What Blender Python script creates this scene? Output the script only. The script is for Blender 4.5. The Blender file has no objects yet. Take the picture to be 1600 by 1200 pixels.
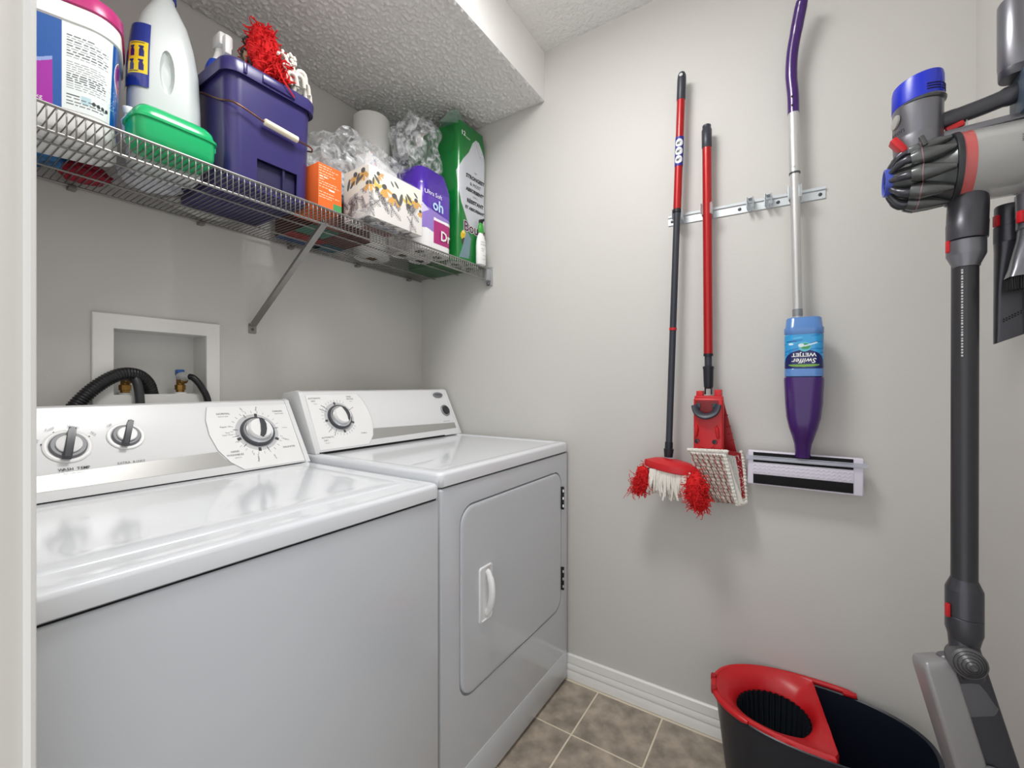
import bpy, bmesh, math, random
import numpy as np
from mathutils import Vector, Matrix, noise
S = bpy.context.scene
C = S.collection
PI = math.pi
random.seed(7)

# ---------------------------------------------------------------- camera, world, light, exposure
cam = bpy.data.cameras.new('camera'); camo = bpy.data.objects.new('camera', cam); C.objects.link(camo)
cam.sensor_width = 36; cam.lens = 680/1600*36; cam.shift_y = 1/1600; cam.clip_start = .01
camo.location = (0, 0, 1.131); camo.rotation_euler = (PI/2, 0, math.radians(33.02-90))
S.camera = camo
w = bpy.data.worlds.new('hallway_light'); S.world = w; w.use_nodes = True
w.node_tree.nodes['Background'].inputs[0].default_value = (.97, .985, 1, 1)
w.node_tree.nodes['Background'].inputs[1].default_value = .86
def lamp(name, kind, loc, power, size, col=(1, .97, .93), rot=(0, 0, 0)):
    l = bpy.data.lights.new(name, kind); l.energy = power; l.color = col
    if kind == 'AREA': l.shape = 'DISK'; l.size = size
    else: l.shadow_soft_size = size
    o = bpy.data.objects.new(name, l); C.objects.link(o); o.location = loc; o.rotation_euler = rot
    return o
lamp('ceiling_lamp', 'AREA', (.62, .54, 2.44), 10.8, .44, (1, .995, .985))
lamp('ceiling_lamp_fill', 'POINT', (.62, .50, 2.39), 2.6, .12, (1, .995, .985))  # extra point light added at the lamp to brighten soffit and upper wall
S.view_settings.view_transform = 'Standard'; S.view_settings.look = 'None'
S.view_settings.gamma = 1; S.view_settings.use_curve_mapping = False
S.view_settings.exposure = .39

# ---------------------------------------------------------------- materials
def lin(c):
    return tuple((x/255/12.92 if x/255 <= .04045 else ((x/255+.055)/1.055)**2.4) for x in c[:3])
MC = {}
def M(name, rgb=None, rough=.5, metal=0, bump=None, alpha=1, coat=0, var=0, sss=0, trans=0):
    if name in MC: return MC[name]
    m = bpy.data.materials.new(name); m.use_nodes = True; nt = m.node_tree; b = nt.nodes['Principled BSDF']
    c = lin(rgb)+(1,)
    b.inputs['Base Color'].default_value = c; b.inputs['Roughness'].default_value = rough
    b.inputs['Metallic'].default_value = metal; b.inputs['Alpha'].default_value = alpha
    if coat: b.inputs['Coat Weight'].default_value = coat; b.inputs['Coat Roughness'].default_value = .08
    if sss: b.inputs['Subsurface Weight'].default_value = sss; b.inputs['Subsurface Radius'].default_value = (.01, .01, .01)
    if trans: b.inputs['Transmission Weight'].default_value = trans
    tc = nt.nodes.new('ShaderNodeTexCoord')
    if var:
        n = nt.nodes.new('ShaderNodeTexNoise'); n.inputs['Scale'].default_value = var[0]; n.inputs['Detail'].default_value = 4
        r = nt.nodes.new('ShaderNodeValToRGB'); k = var[1]
        r.color_ramp.elements[0].position = .3; r.color_ramp.elements[1].position = .7
        r.color_ramp.elements[0].color = tuple(x*(1-k) for x in c[:3])+(1,); r.color_ramp.elements[1].color = tuple(min(1, x*(1+k)) for x in c[:3])+(1,)
        nt.links.new(tc.outputs['Object'], n.inputs['Vector']); nt.links.new(n.outputs['Fac'], r.inputs['Fac']); nt.links.new(r.outputs['Color'], b.inputs['Base Color'])
    if bump:
        n = nt.nodes.new('ShaderNodeTexNoise'); n.inputs['Scale'].default_value = bump[0]; n.inputs['Detail'].default_value = 3
        bp = nt.nodes.new('ShaderNodeBump'); bp.inputs['Strength'].default_value = bump[1]; bp.inputs['Distance'].default_value = bump[2]
        nt.links.new(tc.outputs['Object'], n.inputs['Vector']); nt.links.new(n.outputs['Fac'], bp.inputs['Height']); nt.links.new(bp.outputs['Normal'], b.inputs['Normal'])
    MC[name] = m; return m
def MP(name, rough=.5, alpha=1, coat=0):          # print: colours come from the canvas painted for that surface
    if name in MC: return MC[name]
    m = M(name, (255, 255, 255), rough, alpha=alpha, coat=coat); nt = m.node_tree
    a = nt.nodes.new('ShaderNodeVertexColor'); a.layer_name = 'Col'
    nt.links.new(a.outputs['Color'], nt.nodes['Principled BSDF'].inputs['Base Color']); return m
wall_m = M('greige_paint', (206, 204, 200), .55, bump=(140, .12, .002))
jamb_m = M('jamb_paint', (228, 225, 219), .5, bump=(140, .08, .002))
white_trim = M('white_trim_paint', (235, 234, 231), .35)
enamel_shaded = M('white_enamel_shaded', (206, 210, 216), .18, coat=.5)  # cabinets and door: greyer than the top, their shade put into the colour
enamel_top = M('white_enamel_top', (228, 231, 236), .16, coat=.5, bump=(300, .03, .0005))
wplas = M('white_plastic', (236, 237, 238), .3)
wglow = M('bright_white_plastic', (246, 246, 246), .35)
silver = M('silver_paint', (176, 175, 172), .35, .35)
dgrey = M('dark_grey_plastic', (72, 74, 79), .35)
mgrey = M('mid_grey_plastic', (120, 121, 126), .4)
ink = M('printed_ink', (52, 53, 58), .6)
ink2 = M('grey_ink', (140, 141, 145), .6)
black = M('black_rubber', (22, 22, 25), .38)
gap_m = M('gap_black', (10, 10, 10), .8)
chrome = M('chrome', (205, 207, 210), .24, .9)
zinc = M('zinc_plated_steel', (208, 214, 218), .32, .55)
steel = M('galvanised_steel', (150, 148, 145), .4, .85)
wirem = M('epoxy_wire', (150, 148, 145), .35, .6)
brass = M('brass', (150, 115, 60), .35, .9)

# ---------------------------------------------------------------- object helpers
ORG = {}
def tagit(o, label=None, cat=None, group=None, kind=None):
    if label: o['label'] = label
    if cat: o['category'] = cat
    if group: o['group'] = group
    if kind: o['kind'] = kind
    return o
def thing(name, label, cat, loc, group=None):
    o = bpy.data.objects.new(name, None); C.objects.link(o); o.location = loc; o.empty_display_size = .05
    ORG[o.name] = np.array(loc, float); return tagit(o, label, cat, group)
def mk(name, VF, mat, parent=None, smooth=40, fm=None, label=None, cat=None, group=None, kind=None):
    V, F = VF; V = np.array(V, float)
    lo, hi = V.min(0), V.max(0); org = (lo+hi)/2
    if parent is None: org[2] = lo[2]
    me = bpy.data.meshes.new(name); me.from_pydata((V-org).tolist(), [], [list(f) for f in F])
    for m in (mat if isinstance(mat, (list, tuple)) else [mat]): me.materials.append(m)
    if fm is not None: me.polygons.foreach_set('material_index', fm)
    bm = bmesh.new(); bm.from_mesh(me); bmesh.ops.recalc_face_normals(bm, faces=bm.faces); bm.to_mesh(me); bm.free()
    if smooth:
        me.polygons.foreach_set('use_smooth', [True]*len(me.polygons)); me.set_sharp_from_angle(angle=math.radians(smooth))
    o = bpy.data.objects.new(name, me); C.objects.link(o); ORG[o.name] = org
    if parent is not None: o.parent = parent; o.location = org-ORG[parent.name]
    else: o.location = org
    return tagit(o, label, cat, group, kind)
def J(*parts):
    V = []; F = []
    for v, f in parts:
        n = len(V); V += [tuple(p) for p in v]; F += [tuple(i+n for i in q) for q in f]
    return V, F
def frm(bm):
    bm.verts.index_update(); r = ([tuple(v.co) for v in bm.verts], [tuple(v.index for v in f.verts) for f in bm.faces]); bm.free(); return r
def box(x0, x1, y0, y1, z0, z1, r=0, seg=2):
    bm = bmesh.new(); bmesh.ops.create_cube(bm, size=1)
    for v in bm.verts: v.co = Vector(((x0+x1)/2+v.co.x*(x1-x0), (y0+y1)/2+v.co.y*(y1-y0), (z0+z1)/2+v.co.z*(z1-z0)))
    if r: bmesh.ops.bevel(bm, geom=list(bm.edges), offset=r, segments=seg, profile=.5, affect='EDGES')
    return frm(bm)
def xf(VF, m):                                      # transform by a 4x4 matrix
    return [tuple(m @ Vector(v)) for v in VF[0]], VF[1]
def basis(o, ex, ey, ez):
    return Matrix(((ex[0], ey[0], ez[0], o[0]), (ex[1], ey[1], ez[1], o[1]), (ex[2], ey[2], ez[2], o[2]), (0, 0, 0, 1)))
def obox(o, ex, ey, h, r=0, seg=2):                 # box around o with half sizes h along ex, ey, ex x ey
    ex = Vector(ex).normalized(); ey = Vector(ey); ey = (ey-ex*ey.dot(ex)).normalized(); ez = ex.cross(ey)
    return xf(box(-h[0], h[0], -h[1], h[1], -h[2], h[2], r, seg), basis(o, ex, ey, ez))
def loft(rings, c0=True, c1=True, closed=True):
    n = len(rings[0]); V = [tuple(p) for r in rings for p in r]; F = []
    for i in range(len(rings)-1):
        for j in range(n if closed else n-1):
            k = (j+1) % n; F.append((i*n+j, i*n+k, (i+1)*n+k, (i+1)*n+j))
    if c0: F.append(tuple(range(n))[::-1])
    if c1: F.append(tuple(range((len(rings)-1)*n, len(rings)*n)))
    return V, F
def tube(pts, r, n=10, cap=True, flat=1):
    P = [Vector(p) for p in pts]; rings = []
    t0 = (P[1]-P[0]).normalized(); a = t0.orthogonal().normalized()
    if abs(t0.z) < .9: a = (Vector((0, 0, 1))-t0*t0.z).normalized()
    for i, p in enumerate(P):
        t = (P[min(i+1, len(P)-1)]-P[max(i-1, 0)]).normalized()
        a = (a-t*a.dot(t)).normalized(); b = t.cross(a); rr = r[i] if isinstance(r, (list, tuple)) else r
        rings.append([p+a*math.cos(2*PI*j/n)*rr+b*math.sin(2*PI*j/n)*rr*flat for j in range(n)])
    return loft(rings, cap, cap)
def spline(pts, k=6):                               # Catmull-Rom
    P = [np.array(p, float) for p in pts]; P = [2*P[0]-P[1]]+P+[2*P[-1]-P[-2]]; out = []
    for i in range(1, len(P)-2):
        for s in range(k):
            t = s/k; out.append(.5*((2*P[i])+(-P[i-1]+P[i+1])*t+(2*P[i-1]-5*P[i]+4*P[i+1]-P[i+2])*t*t+(-P[i-1]+3*P[i]-3*P[i+1]+P[i+2])*t**3))
    out.append(P[-2]); return [tuple(p) for p in out]
def lathe(prof, n=32, o=(0, 0, 0), axis=(0, 0, 1), c0=True, c1=True, sy=1, ex=None):
    az = Vector(axis).normalized(); e = Vector(ex) if ex else az.orthogonal(); e = (e-az*e.dot(az)).normalized(); f = az.cross(e); o = Vector(o)
    return loft([[o+az*z+e*r*math.cos(2*PI*j/n)+f*r*sy*math.sin(2*PI*j/n) for j in range(n)] for r, z in prof], c0, c1)
def rr2(hx, hy, r, k=6):                            # rounded rectangle outline in 2d
    pts = []
    for cx, cy, a0 in ((hx-r, hy-r, 0), (-hx+r, hy-r, 90), (-hx+r, -hy+r, 180), (hx-r, -hy+r, 270)):
        for i in range(k+1):
            a = math.radians(a0+90*i/k); pts.append((cx+r*math.cos(a), cy+r*math.sin(a)))
    return pts
def rring(cx, cy, z, hx, hy, r, rot=0, k=6):
    c, s = math.cos(rot), math.sin(rot); return [(cx+x*c-y*s, cy+x*s+y*c, z) for x, y in rr2(hx, hy, r, k)]
def prism(poly, o, ex, ey, depth, r=0, seg=2):      # polygon in the plane (ex, ey), extruded along ex x ey
    ex, ey = Vector(ex), Vector(ey); n = ex.cross(ey); o = Vector(o)
    A = [o+ex*x+ey*y for x, y in poly]
    if not r: return loft([A, [p+n*depth for p in A]])
    bm = bmesh.new(); a = [bm.verts.new(p) for p in A]; b = [bm.verts.new(p+n*depth) for p in A]; L = len(a)
    bm.faces.new(a[::-1]); bm.faces.new(b)
    for i in range(L): bm.faces.new((a[i], a[(i+1) % L], b[(i+1) % L], b[i]))
    bm.edges.ensure_lookup_table(); sb = set(b)
    es = [e for e in bm.edges if e.verts[0] in sb and e.verts[1] in sb]
    bmesh.ops.bevel(bm, geom=es, offset=r, segments=seg, profile=.5, affect='EDGES'); return frm(bm)
def cut(o, VF):                                     # boolean difference, applied
    me = bpy.data.meshes.new('cutter'); me.from_pydata([tuple(Vector(v)) for v in VF[0]], [], VF[1])
    bm = bmesh.new(); bm.from_mesh(me); bmesh.ops.recalc_face_normals(bm, faces=bm.faces); bm.to_mesh(me); bm.free()
    c = bpy.data.objects.new('cutter', me); C.objects.link(c)
    md = o.modifiers.new('b', 'BOOLEAN'); md.operation = 'DIFFERENCE'; md.object = c; md.solver = 'EXACT'
    dg = bpy.context.evaluated_depsgraph_get(); dg.update()
    nm = bpy.data.meshes.new_from_object(o.evaluated_get(dg)); o.modifiers.clear(); old = o.data; o.data = nm; nm.name = old.name+'_m'
    bpy.data.objects.remove(c); nm.polygons.foreach_set('use_smooth', [True]*len(nm.polygons)); nm.set_sharp_from_angle(angle=math.radians(35)); return o
def text(s, size, mat, parent, fn=None, o=None, ex=None, ey=None, align='CENTER', bold=0, sx=1, name='printed_text', eps=.0004):
    cu = bpy.data.curves.new('t', 'FONT'); cu.body = s; cu.size = size; cu.align_x = align; cu.align_y = 'CENTER'; cu.offset = bold; cu.resolution_u = 2
    ob = bpy.data.objects.new('t', cu); C.objects.link(ob)
    dg = bpy.context.evaluated_depsgraph_get(); dg.update(); me = bpy.data.meshes.new_from_object(ob.evaluated_get(dg))
    V = [(v.co.x*sx, v.co.y) for v in me.vertices]; F = [tuple(p.vertices) for p in me.polygons]
    bpy.data.objects.remove(ob); bpy.data.curves.remove(cu); bpy.data.meshes.remove(me)
    if not V: return
    if fn is None:
        o, ex, ey = Vector(o), Vector(ex).normalized(), Vector(ey).normalized(); n = ex.cross(ey)
        W = [tuple(o+ex*x+ey*y+n*eps) for x, y in V]
    else: W = [tuple(fn(x, y)) for x, y in V]
    return mkflat(name, (W, F), mat, parent)
def mkflat(name, VF, mat, parent):
    V = np.array(VF[0]); org = (V.min(0)+V.max(0))/2
    me = bpy.data.meshes.new(name); me.from_pydata((V-org).tolist(), [], VF[1]); me.materials.append(mat)
    o = bpy.data.objects.new(name, me); C.objects.link(o); o.parent = parent; ORG[o.name] = org; o.location = org-ORG[parent.name]; return o
class Cv:                                           # a small colour canvas in surface units (metres), v up
    def __init__(s, W, H, bg, px=.0011):
        s.W, s.H = W, H; s.nx = max(2, int(W/px)); s.ny = max(2, int(H/px))
        s.u, s.v = np.meshgrid(np.linspace(0, W, s.nx), np.linspace(0, H, s.ny)); s.a = np.empty((s.ny, s.nx, 3)); s.a[:] = lin(bg)
    def put(s, m, c): s.a[m] = lin(c); return s
    def rect(s, x0, x1, y0, y1, c): return s.put((s.u >= x0) & (s.u <= x1) & (s.v >= y0) & (s.v <= y1), c)
    def ell(s, x, y, rx, ry, c, rot=0):
        k, q = math.cos(rot), math.sin(rot); a, b = s.u-x, s.v-y; return s.put(((a*k+b*q)/rx)**2+((-a*q+b*k)/ry)**2 < 1, c)
    def line(s, x0, y0, x1, y1, w_, c):
        dx, dy = x1-x0, y1-y0; L = dx*dx+dy*dy+1e-12; t = np.clip(((s.u-x0)*dx+(s.v-y0)*dy)/L, 0, 1)
        return s.put((s.u-x0-t*dx)**2+(s.v-y0-t*dy)**2 < (w_/2)**2, c)
    def poly(s, P, c):
        m = np.zeros(s.u.shape, bool); n = len(P)
        for i in range(n):
            (x0, y0), (x1, y1) = P[i], P[(i+1) % n]
            if y0 == y1: continue
            k = ((s.v >= y0) != (s.v >= y1)) & (s.u < (x1-x0)*(s.v-y0)/(y1-y0)+x0); m ^= k
        return s.put(m, c)
    def lines(s, x0, x1, y0, y1, n, c, rnd, wd=.35):                       # rows of unreadable small print
        for i in range(n):
            y = y1-(y1-y0)*(i+.5)/n; x = x0; e = x1-(x1-x0)*(rnd.random()*.25 if i % 5 else .5*rnd.random())
            while x < e:
                k = (.004+rnd.random()*.008); s.rect(x, min(x+k, e), y-(y1-y0)/n*wd/2, y+(y1-y0)/n*wd/2, c); x += k+.0025
        return s
def patch(name, cv, fn, mat, parent, smooth=True, back=None):             # canvas wrapped over a surface fn(u, v) -> xyz
    P = fn(cv.u, cv.v); V = np.stack([np.broadcast_to(q, cv.u.shape) for q in P], -1).reshape(-1, 3)
    org = (V.min(0)+V.max(0))/2; nx, ny = cv.nx, cv.ny
    i = np.arange((ny-1)*(nx-1)); r, c = i//(nx-1), i % (nx-1); a = r*nx+c
    F = np.stack([a, a+1, a+1+nx, a+nx], 1)
    me = bpy.data.meshes.new(name); me.vertices.add(nx*ny); me.vertices.foreach_set('co', (V-org).ravel())
    me.loops.add(F.size); me.loops.foreach_set('vertex_index', F.ravel().astype(np.int32)); me.polygons.add(len(F))
    me.polygons.foreach_set('loop_start', np.arange(0, F.size, 4, dtype=np.int32)); me.update(calc_edges=True); me.validate()
    at = me.color_attributes.new('Col', 'FLOAT_COLOR', 'POINT'); col = np.ones((nx*ny, 4)); col[:, :3] = cv.a.reshape(-1, 3); at.data.foreach_set('color', col.ravel())
    if smooth: me.polygons.foreach_set('use_smooth', [True]*len(me.polygons))
    me.materials.append(mat); o = bpy.data.objects.new(name, me); C.objects.link(o); ORG[o.name] = org
    o.parent = parent; o.location = org-ORG[parent.name]; return o
def plane_fn(o, ex, ey, eps=.0006):
    o, ex, ey = np.array(o, float), np.array(ex, float), np.array(ey, float); n = np.cross(ex, ey); o = o+n*eps
    return lambda u, v: [o[i]+ex[i]*u+ey[i]*v for i in range(3)]
def arclen(outline):                                 # closed 2d outline -> function of arc length
    P = np.array(list(outline)+[outline[0]]); d = np.hypot(*np.diff(P, axis=0).T); s = np.r_[0, np.cumsum(d)]
    return (lambda t: (np.interp(np.mod(t, s[-1]), s, P[:, 0]), np.interp(np.mod(t, s[-1]), s, P[:, 1]))), s[-1]
prnt = MP('printed_card', .45); pgloss = MP('printed_film', .22, coat=.3); pmat = MP('printed_cloth', .9)

# ================================================================ THE ROOM
WX, BY, FY, LX, CZ = 1.535, 1.52, -.378, .1015, 2.464
def struct(name, VF, mat, **k): return mk(name, VF, mat, kind='structure', **k)
# laundry outlet box opening is cut out of the back wall
wb = struct('wall_back', box(LX-.12, WX+.12, BY, BY+.12, 0, CZ+.1), wall_m)
cut(wb, box(.388, .611, BY-.05, BY+.09, 1.098, 1.283))
struct('wall_right', box(WX, WX+.12, FY-.12, BY+.12, 0, CZ+.1), wall_m)
struct('wall_front', box(LX-.12, WX+.12, FY-.12, FY, 0, CZ+.1), wall_m)
JY = .62                                             # door opening in the left wall, jamb at JY
struct('wall_left', J(box(LX-.12, LX, JY, BY, 0, CZ+.1, .004), box(LX-.12, LX, FY, JY, 2.10, CZ+.1)), jamb_m)
struct('ceiling', box(LX-.12, WX+.12, FY-.12, BY+.12, CZ, CZ+.12), M('ceiling_stipple', (232, 231, 228), .85, bump=(60, .7, .012)))
struct('trim_1', tube([(LX-.003, JY-.001, 0), (LX-.003, JY-.001, 2.1)], .0045, 8), white_trim)
so = struct('trim_2', box(LX, WX, .842, BY, 2.268, CZ), M('soffit_paint', (240, 239, 236), .6, bump=(90, .15, .002)))
nx, ny = 460, 220; V = []; F = []
for j in range(ny+1):
    for i in range(nx+1):
        x = LX+(WX-LX)*i/nx; y = .842+(BY-.842)*j/ny
        h = noise.noise((x*88, y*88, 3.1)); h2 = noise.noise((x*170, y*170, 9.))
        e = min(1, j/2, i/2, (nx-i)/2, (ny-j)/2)
        V.append((x, y, 2.2675-e*max(0, .009*(h+.08))-e*.006*max(0, h2+.05)))
for j in range(ny):
    for i in range(nx): a = j*(nx+1)+i; F.append((a, a+1, a+nx+2, a+nx+1))
mk('stippled_plaster', (V, F), M('stipple_grey', (226, 225, 222), .8, bump=(260, .5, .004)), so, 180)
# baseboard with its two grooves
bp = [(0, 0), (.012, 0), (.012, .030), (.0095, .033), (.0095, .036), (.012, .038), (.012, .054), (.0095, .057), (.0095, .060), (.011, .062), (.0085, .088), (.004, .092), (0, .092)]
struct('baseboard_right', prism(bp, (WX, FY, 0), (-1, 0, 0), (0, 0, 1), BY-FY), white_trim)
struct('baseboard_front', prism(bp, (WX-.013, FY, 0), (0, 1, 0), (0, 0, 1), -(WX-LX-.013)), white_trim)
fl = struct('floor', box(LX-.12, WX+.12, FY-.12, BY+.12, -.06, -.0016), M('grout', (222, 210, 190), .8))
tm = M('stone_tile', (160, 148, 134), .38, bump=(40, .12, .003), var=(16, .42))
tv, tf = box(-.1122, .1122, -.1122, .1122, -.0045, 0, .0012, 1)
tmes = bpy.data.meshes.new('floor_tile'); tmes.from_pydata(tv, [], tf); tmes.materials.append(tm)
ORG[fl.name] = np.array(fl.location)
xs = [1.285+.23*k for k in range(-6, 2)]; ys = [.607+.23*k for k in range(-5, 5)]
for i, x0 in enumerate(xs[:-1]):
    for j, y0 in enumerate(ys[:-1]):
        cx, cy = x0+.115, y0+.115
        if x0+.228 > WX+.02: continue
        o = bpy.data.objects.new('floor_tile', tmes); C.objects.link(o); o.parent = fl; o.location = np.array((cx, cy, 0))-ORG[fl.name]
        o.rotation_euler = (0, 0, PI/2*random.randrange(4))
# ================================================================ WASHER
def appliance_top(x0, x1, y0, y1, z0, z1, rim, dip):
    cx, cy, hx, hy = (x0+x1)/2, (y0+y1)/2, (x1-x0)/2, (y1-y0)/2
    R = [rring(cx, cy, z0, hx-.004, hy-.004, .012)]
    for z, i in ((z0+.003, 0), (z1-.010, 0), (z1-.005, .0015), (z1-.0015, .005), (z1, .010), (z1, rim), (z1-dip*.3, rim+.004), (z1-dip, rim+.012), (z1-dip, rim+.02)):
        R.append(rring(cx, cy, z, hx-i, hy-i, .02))
    return loft(R)
class Con:
    def __init__(s, bot, top):
        a = np.array((0, bot[0], bot[1]), float); b = np.array((0, top[0], top[1]), float); s.a = a; e = b-a; s.L = np.linalg.norm(e); s.e = e/s.L; s.n = np.array((0, -s.e[2], s.e[1]))
    def p(s, x, t, h=0): return tuple(s.a+np.array((x, 0, 0))+s.e*t+s.n*h)
    def text(s, st, size, x, t, parent, mat=ink, rot=0, **k):
        c, q = math.cos(math.radians(rot)), math.sin(math.radians(rot)); X = np.array((1., 0, 0))
        return text(st, size, mat, parent, o=s.p(x, t), ex=X*c+s.e*q, ey=-X*q+s.e*c, eps=.0017, **k)
    def disc(s, x, t, prof, n=40): return lathe(prof, n, s.p(x, t), s.n, ex=(1, 0, 0))
    def bar(s, x, t, rot, poly, h0, h1, r=.002):
        c, q = math.cos(math.radians(rot)), math.sin(math.radians(rot)); X = np.array((1., 0, 0))
        return prism(poly, s.p(x, t, h0), X*c+s.e*q, -X*q+s.e*c, h1-h0, r)
    def polyplate(s, P, h): return prism(P, s.p(0, 0), (1, 0, 0), s.e, h)
def pr_console(bot, top, x0, x1, yb, z0, off=0):
    P = [(bot[0]-off*.8, z0), (bot[0]-off, bot[1]), (top[0]-off, top[1]-.004), (top[0]+.006-off, top[1]+.006+off*.3), (top[0]+.02, top[1]+.010+off*.5), (yb-.02, top[1]+.002), (yb, top[1]-.03), (yb, z0)]
    return loft([[(x0, y, z) for y, z in P], [(x1, y, z) for y, z in P]])
wa = thing('washing_machine', 'white top-loading washing machine at left, two small knobs and a dial on its console', 'washer', (.455, 1.09, 0))
mk('cabinet', J(box(.107, .788, .722, 1.455, .03, .8525, .007, 3)), enamel_shaded, wa)
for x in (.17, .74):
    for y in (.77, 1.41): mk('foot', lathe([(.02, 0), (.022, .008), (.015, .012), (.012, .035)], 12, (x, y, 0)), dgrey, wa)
mk('cabinet_gap_shade', box(.115, .782, .7275, 1.45, .8505, .860), gap_m, wa)  # black slab added below the top panel, standing for shade in the gap
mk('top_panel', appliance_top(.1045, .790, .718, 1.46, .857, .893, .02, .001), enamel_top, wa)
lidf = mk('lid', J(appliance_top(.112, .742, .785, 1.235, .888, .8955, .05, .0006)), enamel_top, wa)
WC = Con((1.262, .895), (1.377, 1.073))
mk('console', pr_console((1.262, .895), (1.377, 1.073), .128, .776, 1.455, .892), wplas, wa)
mk('console_gap_shade', box(.13, .774, 1.2600, 1.45, .8905, .8945), gap_m, wa)  # thin black slab painting the shade under the console
for a, b in ((.1245, .1275), (.7765, .790)):
    mk('console_end_cap', pr_console((1.262, .895), (1.377, 1.073), a, b, 1.457, .8922, .003), wplas, wa, label=None)
mk('silver_trim', WC.polyplate([(.130, .022), (.585, .022), (.562, .040), (.548, .066), (.130, .056)], .0006), silver, wa, smooth=0)
def oval(cx, cy, rx, ry, x0, x1, y0, y1, n=90):
    return [(min(max(cx+rx*math.cos(a), x0), x1), min(max(cy+ry*math.sin(a), y0), y1)) for a in (2*PI*i/n for i in range(n))]
WP = [(.775, .004), (.60, .004), (.572, .030), (.550, .070), (.540, .118), (.541, .165), (.552, .205), (.775, .205)]
mk('dial_panel', WC.polyplate(WP, .0012), wglow, wa, smooth=0)
mk('panel_outline', J(*[tube([WC.p(WP[i][0], WP[i][1], .001), WC.p(WP[i+1][0], WP[i+1][1], .001)], .0006, 5) for i in range(1, 6)]), M('outline_grey', (175, 177, 180), .5), wa)
def selector(con, x, t, rot, par, k=1.0):
    mk('knob_bezel', con.disc(x, t, [(.040*k, 0), (.040*k, .0015), (.038*k, .003), (.033*k, .003), (.031*k, .0015)]), wglow, par)
    kb = mk('selector_knob', con.disc(x, t, [(.0305*k, .001), (.0305*k, .006), (.028*k, .009), (.0225*k, .009)]), mgrey, par)
    mk('knob_cap', con.disc(x, t, [(.021*k, .006), (.021*k, .013), (.019*k, .0145)]), wglow, kb)
    mk('knob_pointer', con.bar(x, t, rot, [(-.0075*k, -.036*k), (.0075*k, -.036*k), (.0065*k, .030*k), (.0058*k, .038*k), (.0035*k, .038*k), (.003*k, .035*k), (-.003*k, .035*k), (-.0035*k, .038*k), (-.0058*k, .038*k), (-.0065*k, .030*k)], .009, .022, .003), dgrey, kb)
selector(WC, .268, .121, -13, wa)
selector(WC, .368, .135, -17, wa, .88)
def big_dial(con, x, t, R, rot, par, lens):
    mk('dial_scale', con.disc(x, t, [(R*1.26, .0012), (R*1.26, .0016), (R, .0016)]), M('scale_grey', (205, 206, 208), .5), par)
    d = mk('timer_dial', con.disc(x, t, [(R, .0015), (R, .008), (R*.95, .011), (R*.88, .011)]), dgrey, par)
    mk('dial_ring', con.disc(x, t, [(R*.88, .009), (R*.86, .014), (R*.78, .018), (R*.66, .017)]), chrome, d)
    mk('dial_cap', con.disc(x, t, [(R*.68, .015), (R*.66, .026), (R*.62, .029)]), wglow, d)
    mk('dial_grip', con.bar(x, t, rot, lens, .028, .032, .001), dgrey, d)
lens = [(.003, -.031), (.010, -.022), (.014, -.005), (.014, .012), (.010, .024), (.003, .031), (-.004, .030), (-.002, .010), (-.003, -.012), (-.006, -.028)]
big_dial(WC, .664, .115, .047, -10, wa, lens)
def ticks(con, x, t, r0, angs, par, L=.012, w_=.0016, mat=ink):
    Q = []
    for a in angs:
        c, q = math.cos(math.radians(a)), math.sin(math.radians(a)); Q.append(con.bar(x, t, a, [(r0, -w_/2), (r0+L, -w_/2), (r0+L, w_/2), (r0, w_/2)], .0013, .0019, 0))
    mk('dial_ticks', J(*Q), mat, par, smooth=0, kind='stuff')
ticks(WC, .664, .115, .052, [8, 112, 168, 188, 222, 285], wa); ticks(WC, .664, .115, .051, [80, 198, 262, 330], wa, .011, .008, dgrey)
ticks(WC, .664, .115, .064, range(20, 350, 14), wa, .008, .0007, ink2)
for s_, sz, x, t, m_ in (('NORMAL', .0085, .588, .181, ink), ('HEAVY SOIL', .005, .586, .172, ink2), ('CASUAL', .0085, .742, .181, ink), ('PERM PRESS', .005, .745, .172, ink2), ('DELICATES', .0075, .741, .056, ink), ('HAND', .0078, .590, .060, ink), ('WASHABLES', .0078, .588, .050, ink), ('GENTLE', .005, .593, .041, ink2), ('Soak', .006, .585, .120, ink2), ('Super Wash 14', .0058, .588, .113, ink2), ('Regular 10', .006, .583, .139, ink)):
    WC.text(s_, sz, x, t, wa, m_)
WC.text('4 Regular', .006, .738, .083, wa, ink, -22); WC.text('Regular 6', .0062, .645, .033, wa, ink, 80); WC.text('Off', .005, .636, .046, wa, ink2, 80)
WC.text('2 Rinse', .0055, .747, .122, wa, ink2); WC.text('Light 6', .006, .640, .192, wa, ink2, -70); WC.text('Heavy', .006, .680, .193, wa, ink, 75); WC.text('Spin 8', .0055, .692, .030, wa, ink, -80)
WC.text('Off', .0055, .606, .089, wa, ink2, 30)
for i, ch in enumerate('WASH TEMP'): WC.text(ch, .0085, .251+i*.0054, .0655, wa, bold=.00015)
WC.text('Auto Temp Control', .004, .270, .0565, wa, ink2)
for i, ch in enumerate('EXTRA RINSE'): WC.text(ch, .0072, .344+i*.0047, .0655, wa)
for s_, x, t, r_ in (('Cold', .221, .135, 65), ('Cool', .244, .166, 24), ('Warm', .281, .168, -14), ('Hot', .312, .148, -50), ('Off', .342, .166, 25), ('On', .385, .176, -15)): WC.text(s_, .0075, x, t, wa, ink2, r_)
mk('dial_dots', J(*[WC.disc(x, t, [(.0016, .0005), (.0016, .001)], 8) for x, t in ((.2285, .130), (.2495, .157), (.304, .141), (.351, .161))]), ink, wa, kind='stuff')

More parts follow.
